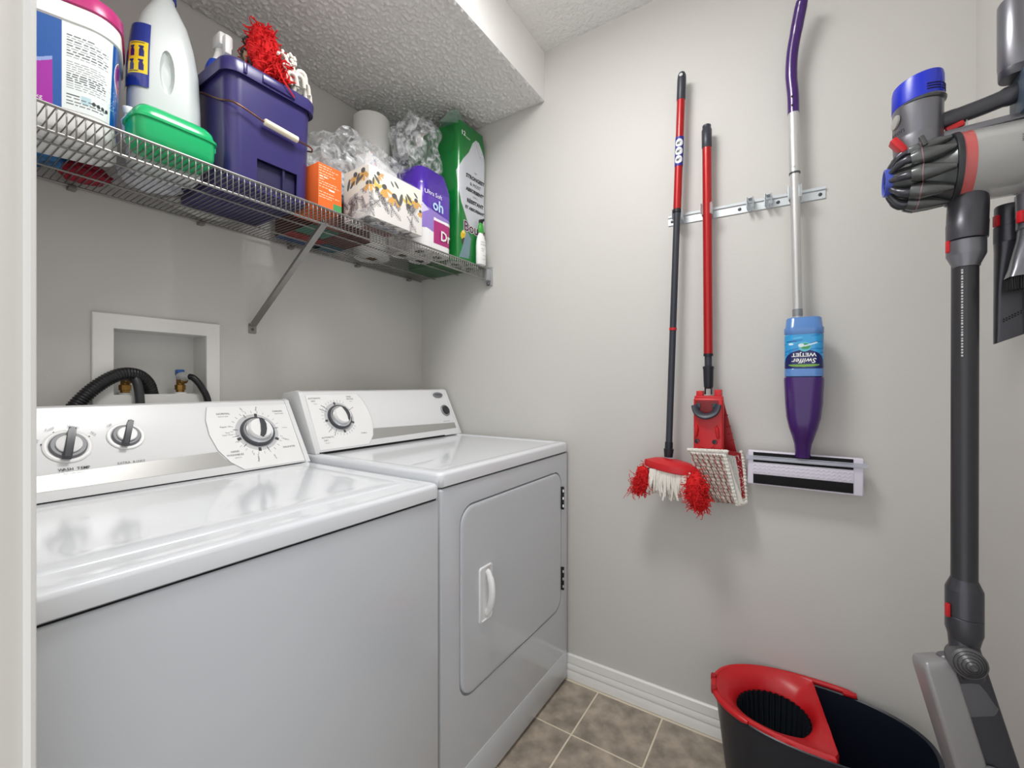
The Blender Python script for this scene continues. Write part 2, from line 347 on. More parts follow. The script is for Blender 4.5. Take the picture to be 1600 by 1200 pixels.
# ================================================================ DRYER
dr = thing('clothes_dryer', 'white front-loading clothes dryer in the corner, raised square door with hinges', 'dryer', (1.163, 1.1, 0))
cab = mk('cabinet', box(.806, 1.521, .734, 1.465, .012, .8705, .007, 3), enamel_shaded, dr)
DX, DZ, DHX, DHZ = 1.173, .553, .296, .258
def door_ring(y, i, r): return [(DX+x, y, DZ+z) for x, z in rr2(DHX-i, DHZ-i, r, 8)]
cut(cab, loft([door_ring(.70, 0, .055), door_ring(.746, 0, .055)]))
mk('cabinet_gap_shade', box(.815, 1.515, .7395, 1.46, .868, .877), gap_m, dr)  # black filler added in the dryer's gap, its colour stands for shade
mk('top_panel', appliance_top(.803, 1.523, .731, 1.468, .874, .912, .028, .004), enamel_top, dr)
door = mk('door', loft([door_ring(.7455, .0055, .051), door_ring(.737, .0048, .052), door_ring(.7330, .006, .051), door_ring(.7315, .009, .048), door_ring(.7312, .016, .042)]), enamel_shaded, dr)
hx, hz, hw, hh = .9875, .545, .030, .077
hr = lambda y, i: [(hx+x, y, hz+z) for x, z in rr2(hw-i, hh-i, .008, 4)]
mk('handle_frame', loft([hr(.7312, 0), hr(.7275, .0005), hr(.7265, .002), hr(.7265, .004), hr(.7300, .006)]), wplas, door)
gp = [(hx+.004, .7290, hz-.058), (hx+.003, .7200, hz-.045), (hx+.001, .711, hz-.02), (hx, .708, hz+.005), (hx+.001, .711, hz+.03), (hx+.003, .7200, hz+.052), (hx+.004, .7290, hz+.062)]
mk('handle_grip', tube(spline(gp, 4), [.009]*2+[.0095]*4+[.011]*13+[.0095]*4+[.009]*2, 12, flat=.75), wplas, door)
for z in (.706, .405):
    h = mk('hinge', J(box(1.4665, 1.4755, .7285, .742, z-.042, z+.042, .001), tube([(1.471, .7275, z-.042), (1.471, .7275, z+.042)], .0042, 8)), M('black_steel', (48, 48, 50), .35, .6), dr)
    mk('hinge_pin', J(*[tube([(1.471, .7272, z+k-.005), (1.471, .7272, z+k+.005)], .0048, 8) for k in (-.028, 0, .028)]), chrome, h)
mk('kick_panel', box(.812, 1.515, .7325, .745, .012, .115, .003), enamel_shaded, dr)
DB, DT = (1.262, .916), (1.352, 1.1)
DC = Con(DB, DT)
mk('console', pr_console(DB, DT, .822, 1.505, 1.46, .9125), wplas, dr)
mk('console_gap_shade', box(.815, 1.41, 1.2602, 1.44, .9105, .9155), gap_m, dr)  # black filler for the shade below the dryer console
for a, b in ((.808, .8215), (1.5055, 1.519)): mk('console_end_cap', pr_console(DB, DT, a, b, 1.462, .9128, .003), wplas, dr)
mk('silver_trim', DC.polyplate([(1.028, .021), (1.50, .024), (1.50, .050), (1.056, .062), (1.046, .04)], .0006), silver, dr, smooth=0)
DP = [(.828, .006), (1.018, .006), (1.045, .036), (1.058, .075), (1.061, .110), (1.055, .150), (1.042, .185), (1.03, .2), (.828, .2)]
mk('dial_panel', DC.polyplate(DP, .0012), wglow, dr, smooth=0)
mk('panel_outline', J(*[tube([DC.p(DP[i][0], DP[i][1], .001), DC.p(DP[i+1][0], DP[i+1][1], .001)], .0006, 5) for i in range(1, 7)]), M('outline_grey', (175, 177, 180), .5), dr)
lens2 = [(-.002, .030), (.010, .026), (.020, .014), (.023, -.002), (.020, -.016), (.013, -.026), (.011, -.018), (.012, -.004), (.009, .010), (.003, .022)]
big_dial(DC, .930, .114, .044, 0, dr, lens2)
ticks(DC, .930, .114, .047, [95, 190, 275, 335], dr, .010, .0075, dgrey); ticks(DC, .930, .114, .048, [28, 140, 152, 222, 240], dr, .026, .0012)
ticks(DC, .930, .114, .058, range(60, 330, 11), dr, .008, .0007, ink2)
for s_, sz, x, t, m_ in (('AUTOMATIC', .0078, .857, .187, ink), ('DRY', .0078, .850, .177, ink), ('Heavy', .005, .855, .167, ink2), ('TIMED', .0075, .990, .190, ink), ('DRYING', .0075, .993, .181, ink), ('Heat', .005, .994, .172, ink2), ('TUMBLE', .0065, 1.008, .048, ink), ('AUTOMATIC', .0078, .866, .046, ink), ('DRY', .0078, .857, .036, ink), ('Medium', .005, .860, .027, ink2)): DC.text(s_, sz, x, t, dr, m_)
DC.text('PUSH TO START', .0055, 1.453, .060, dr, ink)
b = mk('start_button', DC.disc(1.468, .111, [(.026, 0), (.026, .004), (.023, .006), (.020, .005)]), M('bezel_grey', (160, 162, 166), .3, .5), dr)
mk('button_cap', DC.disc(1.468, .111, [(.019, .004), (.019, .009), (.014, .010), (.012, .008), (.008, .008)]), M('charcoal_plastic', (50, 51, 55), .4), b)
bd = mk('maker_badge', lathe([(.030, .0005), (.030, .003), (.027, .004)], 36, DC.p(1.455, .187), DC.n, sy=.42, ex=(1, 0, 0)), M('badge_silver', (150, 152, 158), .3, .7), dr)
text('Whirlpool', .0095, ink, bd, o=DC.p(1.455, .187), ex=(1, 0, 0), ey=DC.e, eps=.0045)
for s_, sz, x, y, k in (('CLEAN LINT SCREEN', .010, .905, .893, .2), ('Before each load', .006, .885, .877, .2), ('Do not dry articles containing foam', .0055, .89, .805, .12)):
    text(s_, sz, ink2, dr, o=(x, y, .9082), ex=(1, k*.3, 0), ey=(-k*.3, 1, 0), eps=.0005)

# ================================================================ LAUNDRY OUTLET BOX AND HOSES
ob = thing('laundry_outlet_box', 'white recessed laundry outlet box framed in the wall behind the washer', 'outlet box', (.4975, 1.52, 1.06))
def frame_xz(x0, x1, z0, z1, X0, X1, Z0, Z1, y0, y1):
    R = lambda a, b, c, d, y: [(a, y, c), (b, y, c), (b, y, d), (a, y, d)]
    return loft([R(x0, x1, z0, z1, y1), R(x0, x1, z0, z1, y0+.002), R(x0+.002, x1-.002, z0+.002, z1-.002, y0), R(X0-.001, X1+.001, Z0-.001, Z1+.001, y0), R(X0, X1, Z0, Z1, y0+.002), R(X0, X1, Z0, Z1, y1)], False, False)
mk('frame', frame_xz(.349, .646, 1.045, 1.320, .392, .608, 1.101, 1.280, 1.511, 1.5195), white_trim, ob, 30)
R = lambda y, i: [(.389+i, y, 1.099+i), (.610-i, y, 1.099+i), (.610-i, y, 1.282-i), (.389+i, y, 1.282-i)]
mk('recess', loft([R(1.5205, 0), R(1.606, 0), R(1.606, .002), R(1.5205, .002)], False, False), M('box_plastic', (222, 222, 219), .45), ob, 20)
mk('recess_back', box(.390, .609, 1.602, 1.606, 1.1, 1.281), MC['box_plastic'], ob)
mk('trough', box(.392, .606, 1.516, 1.55, 1.098, 1.104, .001), MC['box_plastic'], ob)
def valve(x, lever, parent, y=1.545):
    v = mk('valve', J(lathe([(.016, 0), (.016, .004), (.011, .006), (.011, .012), (.014, .013), (.014, .027), (.010, .029)], 8, (x, y, 1.103)), lathe([(.010, 0), (.010, .034)], 12, (x, y, 1.128)), lathe([(.012, 0), (.013, .004), (.013, .016), (.010, .018)], 8, (x, y, 1.146), (0.35, -1, 0))), brass, parent)
    if lever: mk('lever', J(box(x-.011, x+.009, y-.010, y+.010, 1.158, 1.176, .003), box(x-.009, x+.007, y-.006, y+.006, 1.150, 1.16)), M('blue_plastic', (22, 84, 160), .35), v)
    mk('collar', lathe([(.017, 0), (.017, .005)], 14, (x, y, 1.1035)), wplas, v)
valve(.424, False, ob); valve(.552, True, ob)
path = spline([(.27, 1.486, .96), (.292, 1.487, 1.04), (.318, 1.489, 1.085), (.354, 1.493, 1.127), (.398, 1.50, 1.157), (.440, 1.515, 1.158), (.472, 1.54, 1.135), (.487, 1.556, 1.10)], 30)
# even arc-length resampling, then ribs
Pp = np.array(path); dd = np.r_[0, np.cumsum(np.linalg.norm(np.diff(Pp, axis=0), axis=1))]; N = 340
rs = np.linspace(0, dd[-1], N); Pp = np.stack([np.interp(rs, dd, Pp[:, k]) for k in range(3)], 1)
mk('drain_hose', tube([tuple(p) for p in Pp], [.0168 if i % 6 in (0, 1, 2) else .0148 for i in range(N)], 18), black, None, 80, label='thick black corrugated drain hose arching into the wall box', cat='hose')
h1 = thing('supply_hose', 'dark grey water hose running straight down under the black hose arch', 'hose', (.43, 1.512, 1.0), 'washer supply hoses')
mk('hose', tube(spline([(.4275, 1.528, 1.152), (.434, 1.510, 1.148), (.440, 1.500, 1.12), (.443, 1.497, 1.06), (.443, 1.495, .93)], 8), .0105, 14), M('hose_grey', (58, 58, 62), .4), h1, 60)
mk('coupling', lathe([(.0125, -.012), (.0135, -.004), (.0135, .004), (.011, .006)], 10, (.4275, 1.526, 1.152), (.1, -1, -.1)), M('coupling_metal', (130, 125, 115), .35, .8), h1)
h2 = thing('supply_hose', 'black water hose bending down from the blue-handled valve', 'hose', (.58, 1.512, 1.0), 'washer supply hoses')
mk('hose', tube(spline([(.560, 1.523, 1.156), (.573, 1.508, 1.150), (.590, 1.498, 1.122), (.606, 1.493, 1.07), (.614, 1.49, .93)], 8), .0092, 14), black, h2, 60)
mk('coupling', lathe([(.013, -.014), (.0145, -.006), (.0145, .004), (.0105, .012), (.0105, .018)], 12, (.556, 1.530, 1.155), (.45, -.9, 0)), M('coupling_grey', (178, 178, 176), .45), h2)

# ================================================================ WIRE SHELF
SZ, SY0, SY1, LIPZ = 1.628, 1.113, 1.505, 1.583
sh = thing('wire_shelf', 'long grey wire shelf with front lip fixed high on the back wall', 'shelf', (.82, 1.52, SZ))
for nm, y, z, r in (('front_rail', SY0, SZ+.002, .003), ('lip_rail', SY0, LIPZ, .003), ('back_rail', SY1, SZ-.004, .003), ('support_rod', 1.274, SZ-.004, .0025), ('support_rod', 1.414, SZ-.004, .0025)):
    mk(nm, tube([(LX+.002, y, z), (1.515, y, z)], r, 8), wirem, sh)
wv, wf = tube([(0, SY1+.003, SZ+.001), (0, SY0+.006, SZ+.001), (0, SY0-.0025, SZ-.002), (0, SY0-.0035, SZ-.012), (0, SY0-.0035, LIPZ)], .00125, 5)
wv = np.array(wv); wo = (wv.min(0)+wv.max(0))/2
wme = bpy.data.meshes.new('wire'); wme.from_pydata((wv-wo).tolist(), [], wf); wme.materials.append(wirem)
wme.polygons.foreach_set('use_smooth', [True]*len(wme.polygons))
for k in range(110):
    o = bpy.data.objects.new('wire', wme); C.objects.link(o); o.parent = sh; o.location = wo+np.array((.1205+k*.0127, 0, 0))-ORG[sh.name]
for x in (.311, .592, .872, 1.156, 1.44):
    mk('wall_clip', J(box(x-.008, x+.008, 1.498, 1.519, SZ-.014, SZ-.004, .002), tube([(x-.007, SY1, SZ-.006), (x+.007, SY1, SZ-.006)], .006, 10)), M('clip_grey', (120, 118, 114), .5), sh)
br = mk('diagonal_brace', J(obox(((.747+.742)/2, (1.505+1.113)/2, (1.328+1.588)/2), (0, -.392, .260), (1, 0, 0), (.236, .0085, .0012)), obox(((.747+.742)/2-.0085, (1.503+1.111)/2, (1.333+1.593)/2), (0, -.392, .260), (1, 0, 0), (.236, .001, .0048))), steel, sh)
fp = mk('foot_plate', J(prism([(x+.746, z+1.318) for x, z in rr2(.0125, .017, .004, 4)], (0, 1.5195, 0), (1, 0, 0), (0, 0, 1), .0022), box(.738, .754, 1.506, 1.518, 1.326, 1.331)), steel, br)
mk('screw', lathe([(.0045, 0), (.0045, .002), (.003, .003)], 12, (.746, 1.5175, 1.315), (0, -1, 0)), dgrey, br)
eb = mk('end_bracket', J(box(1.503, 1.533, 1.100, 1.132, 1.578, 1.626, .003), box(1.527, 1.5345, 1.096, 1.128, 1.560, 1.640, .001)), M('bracket_grey', (172, 174, 176), .4, .3), sh)
mk('screw', lathe([(.006, 0), (.006, .008)], 10, (1.520, 1.112, 1.568), (0, -.5, -1)), dgrey, eb)

# ================================================================ ON THE SHELF
rnd = random.Random(3)
def sq_fn(cx, cy, rot, prof, hx, hy, r, s0):
    """wrap around a rounded-square tub: u along the outline from arc s0, v in height; prof(z) scales the outline"""
    f, L = arclen(rr2(hx, hy, r, 10)); c, q = math.cos(rot), math.sin(rot)
    def fn(u, v, eps=.0007):
        x, y = f(s0+u); k = prof(v); x, y = x*k, y*k; d = np.hypot(x, y)+1e-9; x, y = x*(1+eps/d), y*(1+eps/d)
        return [cx+x*c-y*q, cy+x*q+y*c, v]
    return fn, L
# --- powder tub
tb = thing('powder_tub', 'white powder tub with blue and purple label, leftmost on the wire shelf', 'tub', (.247, 1.283, 1.630))
tr, hx_, rr_ = math.radians(-17), .094, .048
tp = lambda z: .90+.10*np.clip((z-1.630)/.22, 0, 1)
R = [rring(.247, 1.283, z, hx_*tp(z)-i, hx_*tp(z)-i, rr_*tp(z)-i, tr, 10) for z, i in ((1.631, .010), (1.633, .004), (1.640, 0), (1.69, 0), (1.80, 0), (1.838, 0))]
R += [rring(.247, 1.283, z, hx_+i, hx_+i, rr_+i, tr, 10) for z, i in ((1.840, .003), (1.872, .003), (1.874, .001))]
mk('tub_body', loft(R), wglow, tb)
mk('tub_lid', loft([rring(.247, 1.283, z, hx_+i, hx_+i, rr_+i, tr, 10) for z, i in ((1.874, .002), (1.876, .006), (1.900, .006), (1.905, .002), (1.905, -.01))]), M('magenta_plastic', (190, 50, 120), .3), tb)
fn, L = sq_fn(.247, 1.283, tr, tp, hx_, hx_, rr_, 0)
# front side centre in arc length: outline starts at (+hx, +r) going anticlockwise
a_, _L = arclen(rr2(hx_, hx_, rr_, 10)); ss = np.linspace(0, _L, 4000); xx, yy = a_(ss); sf = ss[np.argmin((xx)**2+(yy+hx_)**2)]
W_, H_ = .34, .166; s0 = sf-.137
cv = Cv(W_, H_, (18, 88, 170))
cv.poly([(0, 0), (.136, 0), (.136, .085), (.118, .075), (.09, .066), (.05, .045), (0, .03)], (168, 30, 168)); cv.poly([(0, .03), (.05, .045), (.09, .066), (.118, .075), (.136, .085), (.136, .092), (.118, .082), (.085, .074), (.04, .052), (0, .038)], (150, 170, 225))
for _ in range(160): x, y = rnd.random()*.11, .075+rnd.random()*.07; cv.ell(x, y, .0009, .0009, (150, 205, 235))
cv.rect(.150, .229, -.01, .18, (238, 244, 245)); cv.lines(.156, .223, .100, .146, 9, (70, 74, 82), rnd); cv.lines(.156, .223, .040, .095, 12, (70, 74, 82), rnd)
cv.rect(.156, .176, .028, .031, (40, 60, 50)); cv.rect(.178, .194, .018, .033, (190, 220, 228)); cv.lines(.156, .223, .008, .027, 3, (110, 114, 120), rnd)
for k in range(4): cv.ell(.198+k*.0075, .024-k*.001, .0032, .004, (60, 64, 70))
cv.ell(.262, .105, .026, .038, (255, 255, 255), .2); cv.ell(.262, .106, .024, .036, (140, 26, 130), .2); cv.ell(.263, .088, .016, .016, (205, 90, 120)); cv.rect(.253, .272, .10, .108, (235, 215, 235)); cv.rect(.254, .270, .086, .091, (240, 190, 120))
for _ in range(90): x, y = .226+rnd.random()*.06, .03+rnd.random()*.045; cv.ell(x, y, .001, .001, (140, 200, 232))
patch('label', cv, lambda u, v: fn(u+s0, v+1.671), pgloss, tb)
text('1.28 kg', .011, wglow, tb, fn=lambda x, y: fn(np.array(s0+.106+x), 1.680+y, .0013))
# --- refill jug
jg = thing('refill_jug', 'translucent white refill jug with blue and yellow label behind the green box', 'jug', (.424, 1.276, 1.630))
jm = M('jug_plastic', (214, 220, 220), .35, alpha=.93, sss=.25)
jc = (.424, 1.276); ja = math.radians(-10)
prof = [(1.631, .060, .040, .03), (1.640, .068, .046, .034), (1.66, .070, .048, .036), (1.80, .069, .048, .036), (1.89, .065, .047, .036), (1.95, .056, .044, .036), (2.0, .044, .037, .034), (2.035, .027, .026, .024), (2.05, .020, .020, .0195), (2.065, .020, .020, .0195)]
body = mk('jug_body', loft([rring(jc[0], jc[1], z, a, b, r, ja, 8) for z, a, b, r in prof]), jm, jg, 60)
n_ = np.array((math.sin(ja), -math.cos(ja))); t_ = np.array((math.cos(ja), math.sin(ja)))
q = lambda a, b, z: (jc[0]+t_[0]*a+n_[0]*b, jc[1]+t_[1]*a+n_[1]*b, z)
cut(body, loft([[q(-.002+.015*math.cos(2*PI*i/20)*k, b, 1.86+.055*math.sin(2*PI*i/20)*k) for i in range(20)] for b, k in ((.07, 1.05), (.041, .92), (.034, .6))]))
mk('jug_cap', lathe([(.023, 0), (.023, .022), (.020, .025)], 24, (jc[0], jc[1], 2.058)), M('cap_blue', (30, 60, 160), .35), jg)
cv = Cv(.075, .15, (34, 50, 140)); cv.rect(.030, .072, .030, .104, (238, 208, 30))
for i in range(2):
    for j in range(2):
        x, y = .041+i*.019, .044+j*.032; cv.rect(x-.005, x+.005, y-.008, y+.006, (24, 34, 110)); cv.poly([(x-.005, y+.006), (x+.005, y+.006), (x+.003, y+.013), (x-.003, y+.013)], (24, 34, 110)); cv.rect(x-.006, x+.004, y+.013, y+.018, (24, 34, 110))
cv.rect(.034, .066, .0995, .1015, (60, 60, 40)); cv.rect(.034, .055, .0325, .0345, (60, 60, 40))
jf, JL = sq_fn(jc[0], jc[1], ja, lambda z: np.interp(z, [1.80, 1.89, 1.95, 2.0], [1, .95, .86, .74]), .0695, .048, .036, 0)
a_, _L = arclen(rr2(.0695, .048, .036, 10)); ss = np.linspace(0, _L, 4000); xx, yy = a_(ss); sj = ss[np.argmin(xx**2+(yy+.048)**2)]
patch('label', cv, lambda u, v: jf(u+sj-.109, v+1.806, .003), pgloss, jg)
# --- green wipes box
gb = thing('plastic_box', 'translucent green plastic box with ridged lid standing before the white jug', 'box', (.404, 1.176, 1.630))
gm = M('green_plastic', (18, 190, 116), .22, alpha=.84, coat=.3)
def rbx(cx, cy, hx, hy, zs, ex=4):
    n = 48; R = []
    for z, i in zs: R.append([(cx+(hx-i)*np.sign(math.cos(a))*abs(math.cos(a))**(2/ex), cy+(hy-i)*np.sign(math.sin(a))*abs(math.sin(a))**(2/ex), z) for a in (2*PI*k/n for k in range(n))])
    return loft(R)
mk('box_base', rbx(.404, 1.176, .076, .046, [(1.631, .022), (1.634, .012), (1.642, .005), (1.655, .001), (1.690, 0), (1.692, 0)], 5), gm, gb)
mk('box_lid', rbx(.404, 1.176, .076, .046, [(1.6925, 0), (1.700, .001), (1.712, .004), (1.722, .012), (1.729, .026), (1.731, .036)], 5), gm, gb)
mk('lid_ridge', rbx(.404, 1.176, .0795, .0492, [(1.690, .001), (1.691, 0), (1.696, 0), (1.697, .001)], 5), gm, gb)
mk('latch', box(.482, .487, 1.160, 1.192, 1.682, 1.700, .002), gm, gb)
for x, m_ in ((.36, (110, 60, 50)), (.40, (220, 215, 120)), (.43, (60, 110, 90))):
    mk('sewing_item', box(x-.014, x+.014, 1.15, 1.20, 1.643, 1.662, .005), M('item_%d' % m_[0], m_, .5), gb)
wk = thing('small_bottle', 'small white bottle peeking out between the powder tub and the green box', 'bottle', (.343, 1.29, 1.630))
mk('bottle_body', lathe([(.012, 0), (.016, .003), (.016, .045), (.008, .055), (.008, .062)], 16, (.352, 1.233, 1.665), (-.2, -.25, 1)), wglow, wk)
mk('bottle_cap', lathe([(.0095, .06), (.0095, .072), (.008, .074)], 16, (.352, 1.233, 1.665), (-.2, -.25, 1)), wplas, wk)
# --- purple tote
tt = thing('storage_tote', 'dark purple plastic tote with wire bail and white grip, full of mop heads', 'tote', (.617, 1.30, 1.630))
pm = M('purple_plastic', (52, 46, 104), .28, bump=(30, .05, .001))
TX, TY = .6155, 1.300; TR = lambda z, hx, hy, r: rring(TX, TY, z, hx, hy, r, 0, 8)
tot = mk('tote_body', loft([TR(1.631, .098, .142, .025), TR(1.636, .105, .150, .03), TR(1.70, .107, .152, .032), TR(1.880, .111, .157, .034), TR(1.917, .112, .158, .034), TR(1.917, .108, .154, .031), TR(1.65, .101, .146, .028)]), pm, tt, 50)
cut(tot, box(TX-.040, TX+.066, TY-.20, TY-.138, 1.60, 1.708))
mk('foot_recess', J(box(TX-.041, TX+.067, TY-.1385, TY-.134, 1.637, 1.709), box(TX+.028, TX+.034, TY-.148, TY-.136, 1.637, 1.708)), M('purple_shade', (36, 32, 74), .4), tt)  # darker purple than the body: shade of the recess put into the colour
mk('rim', loft([TR(1.896, .1125, .1585, .034), TR(1.892, .1205, .1675, .038), TR(1.917, .122, .169, .038), TR(1.925, .119, .166, .036), TR(1.925, .109, .155, .031), TR(1.917, .108, .154, .031)], False, False), pm, tt, 50)
mk('rim_rib', J(box(TX-.035, TX+.05, TY-.1725, TY-.165, 1.898, 1.918, .002), box(TX-.080, TX-.072, TY-.1718, TY-.165, 1.896, 1.920, .001)), pm, tt)
bw = M('bail_wire', (120, 82, 62), .35, .8)
mk('bail', tube(spline([(TX-.1155, TY+.015, 1.898), (TX-.1165, TY-.05, 1.866), (TX-.1155, TY-.125, 1.826), (TX-.100, TY-.162, 1.815), (TX-.060, TY-.169, 1.805), (TX-.03, TY-.170, 1.7985), (TX+.06, TY-.170, 1.7925), (TX+.095, TY-.166, 1.793), (TX+.112, TY-.150, 1.795), (TX+.1165, TY-.12, 1.805), (TX+.1155, TY+.015, 1.87)], 6), .0022, 8), bw, tt)
g = mk('bail_grip', tube([(TX-.032, TY-.171, 1.799), (TX-.030, TY-.171, 1.7988), (TX+.055, TY-.171, 1.793), (TX+.057, TY-.171, 1.7928)], [.006, .0085, .0085, .006], 14), M('ivory_plastic', (238, 230, 205), .35), tt)
def fuzz(name, center, rad, n, r, mat, parent, seed, L=(.02, .045), squash=1, curl=.5):
    rg = random.Random(seed); parts = []; c = Vector(center)
    for i in range(n):
        d = Vector((rg.gauss(0, 1), rg.gauss(0, 1), rg.gauss(0, 1)*squash)).normalized(); p = c+Vector((d.x*rad[0], d.y*rad[1], d.z*rad[2]))*rg.uniform(.55, 1.0)
        t = d.cross(Vector((rg.gauss(0, 1), rg.gauss(0, 1), rg.gauss(0, 1)))).normalized(); l = rg.uniform(*L); pts = [p]
        for k in range(4):
            t = (t+Vector((rg.gauss(0, 1), rg.gauss(0, 1), rg.gauss(0, 1)))*curl).normalized(); p = p+t*l/4; p.z -= l*.05; pts.append(p.copy())
        parts.append(tube(pts, r, 5))
    return mk(name, J(*parts), mat, parent, 60, kind='stuff')
def blobv(center, rad, amp, fr, seed=0, sub=4, flatz=None):
    bm = bmesh.new(); bmesh.ops.create_icosphere(bm, subdivisions=sub, radius=1)
    for v in bm.verts:
        n = v.co.normalized(); h = noise.noise(n*fr+Vector((seed, 0, seed*2)))*amp+noise.noise(n*fr*2.7+Vector((0, seed, 5)))*amp*.5
        k = 1+h; v.co = Vector((center[0]+n.x*rad[0]*k, center[1]+n.y*rad[1]*k, center[2]+n.z*rad[2]*k))
        if flatz is not None: v.co.z = max(v.co.z, flatz)
    return frm(bm)
redy = M('red_yarn', (214, 24, 28), .9); whity = M('white_yarn', (232, 228, 220), .9)
rm = thing('mop_refill', 'red and white shaggy mop refill heaped on the purple tote', 'mop refill', (.66, 1.20, 1.90))
mk('yarn_core', blobv((.618, 1.205, 2.01), (.038, .045, .086), .25, 2.5, 2), redy, rm, 180)
fuzz('red_strands', (.618, 1.203, 2.01), (.038, .05, .09), 620, .0016, redy, rm, 5)
fuzz('red_strands', (.634, 1.165, 1.972), (.026, .030, .040), 300, .0015, redy, rm, 6)
wl = []
rg = random.Random(12)
for i in range(13): a = rg.uniform(0, 6.28); b_ = rg.uniform(.2, 1); p = (.642+.024*math.cos(a)*b_, 1.132+rg.uniform(-.004, .006), 2.00+.032*math.sin(a)*b_); wl.append(tube([p, (p[0]+rg.uniform(-.008, .008), p[1]-.004, p[2]-.010)], [.0045, .0035], 7))
mk('white_loops', J(*wl), whity, rm, 60, kind='stuff')
mk('loose_strand', tube(spline([(.628, 1.142, 1.965), (.626, 1.128, 1.94), (.638, 1.122, 1.918), (.660, 1.124, 1.900)], 6), .0016, 6), redy, rm)
wm = thing('mop_refill', 'white looped mop refill hanging over the right end of the purple tote', 'mop refill', (.72, 1.27, 1.90))
wl = []
for i in range(110):
    x = .645+rg.random()*.085; y = 1.15+rg.random()*.17; z = 1.938+.070*math.sin(min(1, (.755-x)/.10)*1.5)*rg.uniform(.35, 1)
    wl.append(tube(spline([(x-.018, y, z-.01), (x-.008, y-.008, z+.010), (x+.008, y-.010, z+.008), (x+.016, y-.004, z-.012)], 3), .0058, 7))
mk('white_loops', J(*wl), whity, wm, 60, kind='stuff')
mk('backing', J(box(.645, .712, 1.17, 1.33, 1.90, 1.938, .006), ), M('green_fabric', (40, 150, 110), .8), wm)
sb = thing('spray_bottle', 'blue and white spray bottle standing in the tote, left of the red yarn', 'spray bottle', (.545, 1.26, 1.66))
mk('bottle_body', loft([rring(.545, 1.27, z, a, b, r, -.2, 6) for z, a, b, r in ((1.66, .035, .025, .02), (1.90, .037, .027, .02), (1.955, .034, .026, .02), (1.985, .018, .016, .014), (2.01, .013, .013, .012))]), wglow, sb)
mk('bottle_label', loft([rring(.545, 1.27, z, a, b, r, -.2, 6) for z, a, b, r in ((1.925, .0378, .0278, .02), (1.955, .0352, .0272, .02), (1.972, .029, .0228, .018))], False, False), M('label_blue', (26, 66, 168), .3), sb)
mk('trigger_head', J(box(.528, .562, 1.24, 1.285, 2.01, 2.045, .006), box(.535, .552, 1.225, 1.245, 1.985, 2.035, .005)), M('trigger_white', (236, 236, 236), .3), sb)
pk = thing('cleaning_packet', 'white and blue packet poking from the left end of the tote', 'packet', (.575, 1.19, 1.86))
mk('packet', obox((.560, 1.185, 1.925), (1, .1, .05), (0, .25, 1), (.034, .022, .012), .006, 3), wglow, pk)
mk('packet_stripe', obox((.608, 1.18, 1.93), (1, .1, .05), (0, .25, 1), (.014, .024, .013), .006, 3), M('label_blue'), pk)
sc_ = thing('cleaning_cloth', 'crumpled brown and grey cloth between spray bottle and red yarn', 'cloth', (.60, 1.24, 1.90))
mk('cloth', blobv((.606, 1.235, 1.955), (.035, .035, .075), .5, 3.2, 8), M('cloth_brown', (150, 130, 105), .9, var=(40, .4)), sc_, 180)
fuzz('cloth_fringe', (.600, 1.222, 2.0), (.032, .02, .04), 40, .003, M('dark_cloth', (48, 56, 54), .9), sc_, 9)
# --- orange carton
oc = thing('carton', 'orange printed cardboard carton wedged between purple tote and tissue box', 'carton', (.765, 1.18, 1.630))
cv = Cv(.075, .127, (238, 108, 40))
for i in range(13):
    y = .120-i*.0074
    if i in (4, 5): cv.lines(.004, .045 if i == 4 else .03, y-.002, y+.002, 1, (252, 225, 205), rnd, .8); continue
    if i in (9,): continue
    cv.lines(.003, .072, y-.0016, y+.0016, 1, (250, 205, 175), rnd, .7)
cv.rect(.034, .052, .056, .061, (252, 236, 225)); cv.rect(.048, .08, -.01, .024, (70, 150, 95))
mk('carton_body', box(.728, .802, 1.122, 1.246, 1.631, 1.758, .0015), M('orange_card', (230, 104, 42), .6), oc)
patch('printed_front', cv, plane_fn((.7275, 1.122, 1.631), (1, 0, 0), (0, 0, 1)), prnt, oc, False)
mk('flap', box(.730, .800, 1.124, 1.128, 1.758, 1.7595), M('orange_card'), oc)
# --- tissue box
tx = thing('tissue_box', 'film-wrapped tissue box, yellow flowers above black leaf outlines', 'tissue box', (.975, 1.14, 1.634))
X0, X1, Y0, Y1, Z0, Z1 = .866, 1.088, 1.078, 1.196, 1.643, 1.798
mk('box_body', box(X0, X1, Y0, Y1, Z0, Z1, .002), M('tissue_card', (240, 238, 228), .5), tx)
def flower(cv, x, y, s, c, up, rg):
    s *= 1.2
    for k in range(9): a = up+rg.uniform(-1.1, 1.1); cv.ell(x+math.cos(a)*s*.5, y+math.sin(a)*s*.5, s*.52, s*.13, c, a)
    cv.ell(x-math.cos(up)*s*.08, y-math.sin(up)*s*.08, s*.26, s*.32, (45, 34, 30), up)
def leaf(cv, x, y, L, a, c=(62, 62, 58)):
    L *= 1.2; cv.ell(x+math.cos(a)*L/2, y+math.sin(a)*L/2, L*.52, L*.17, c, a)
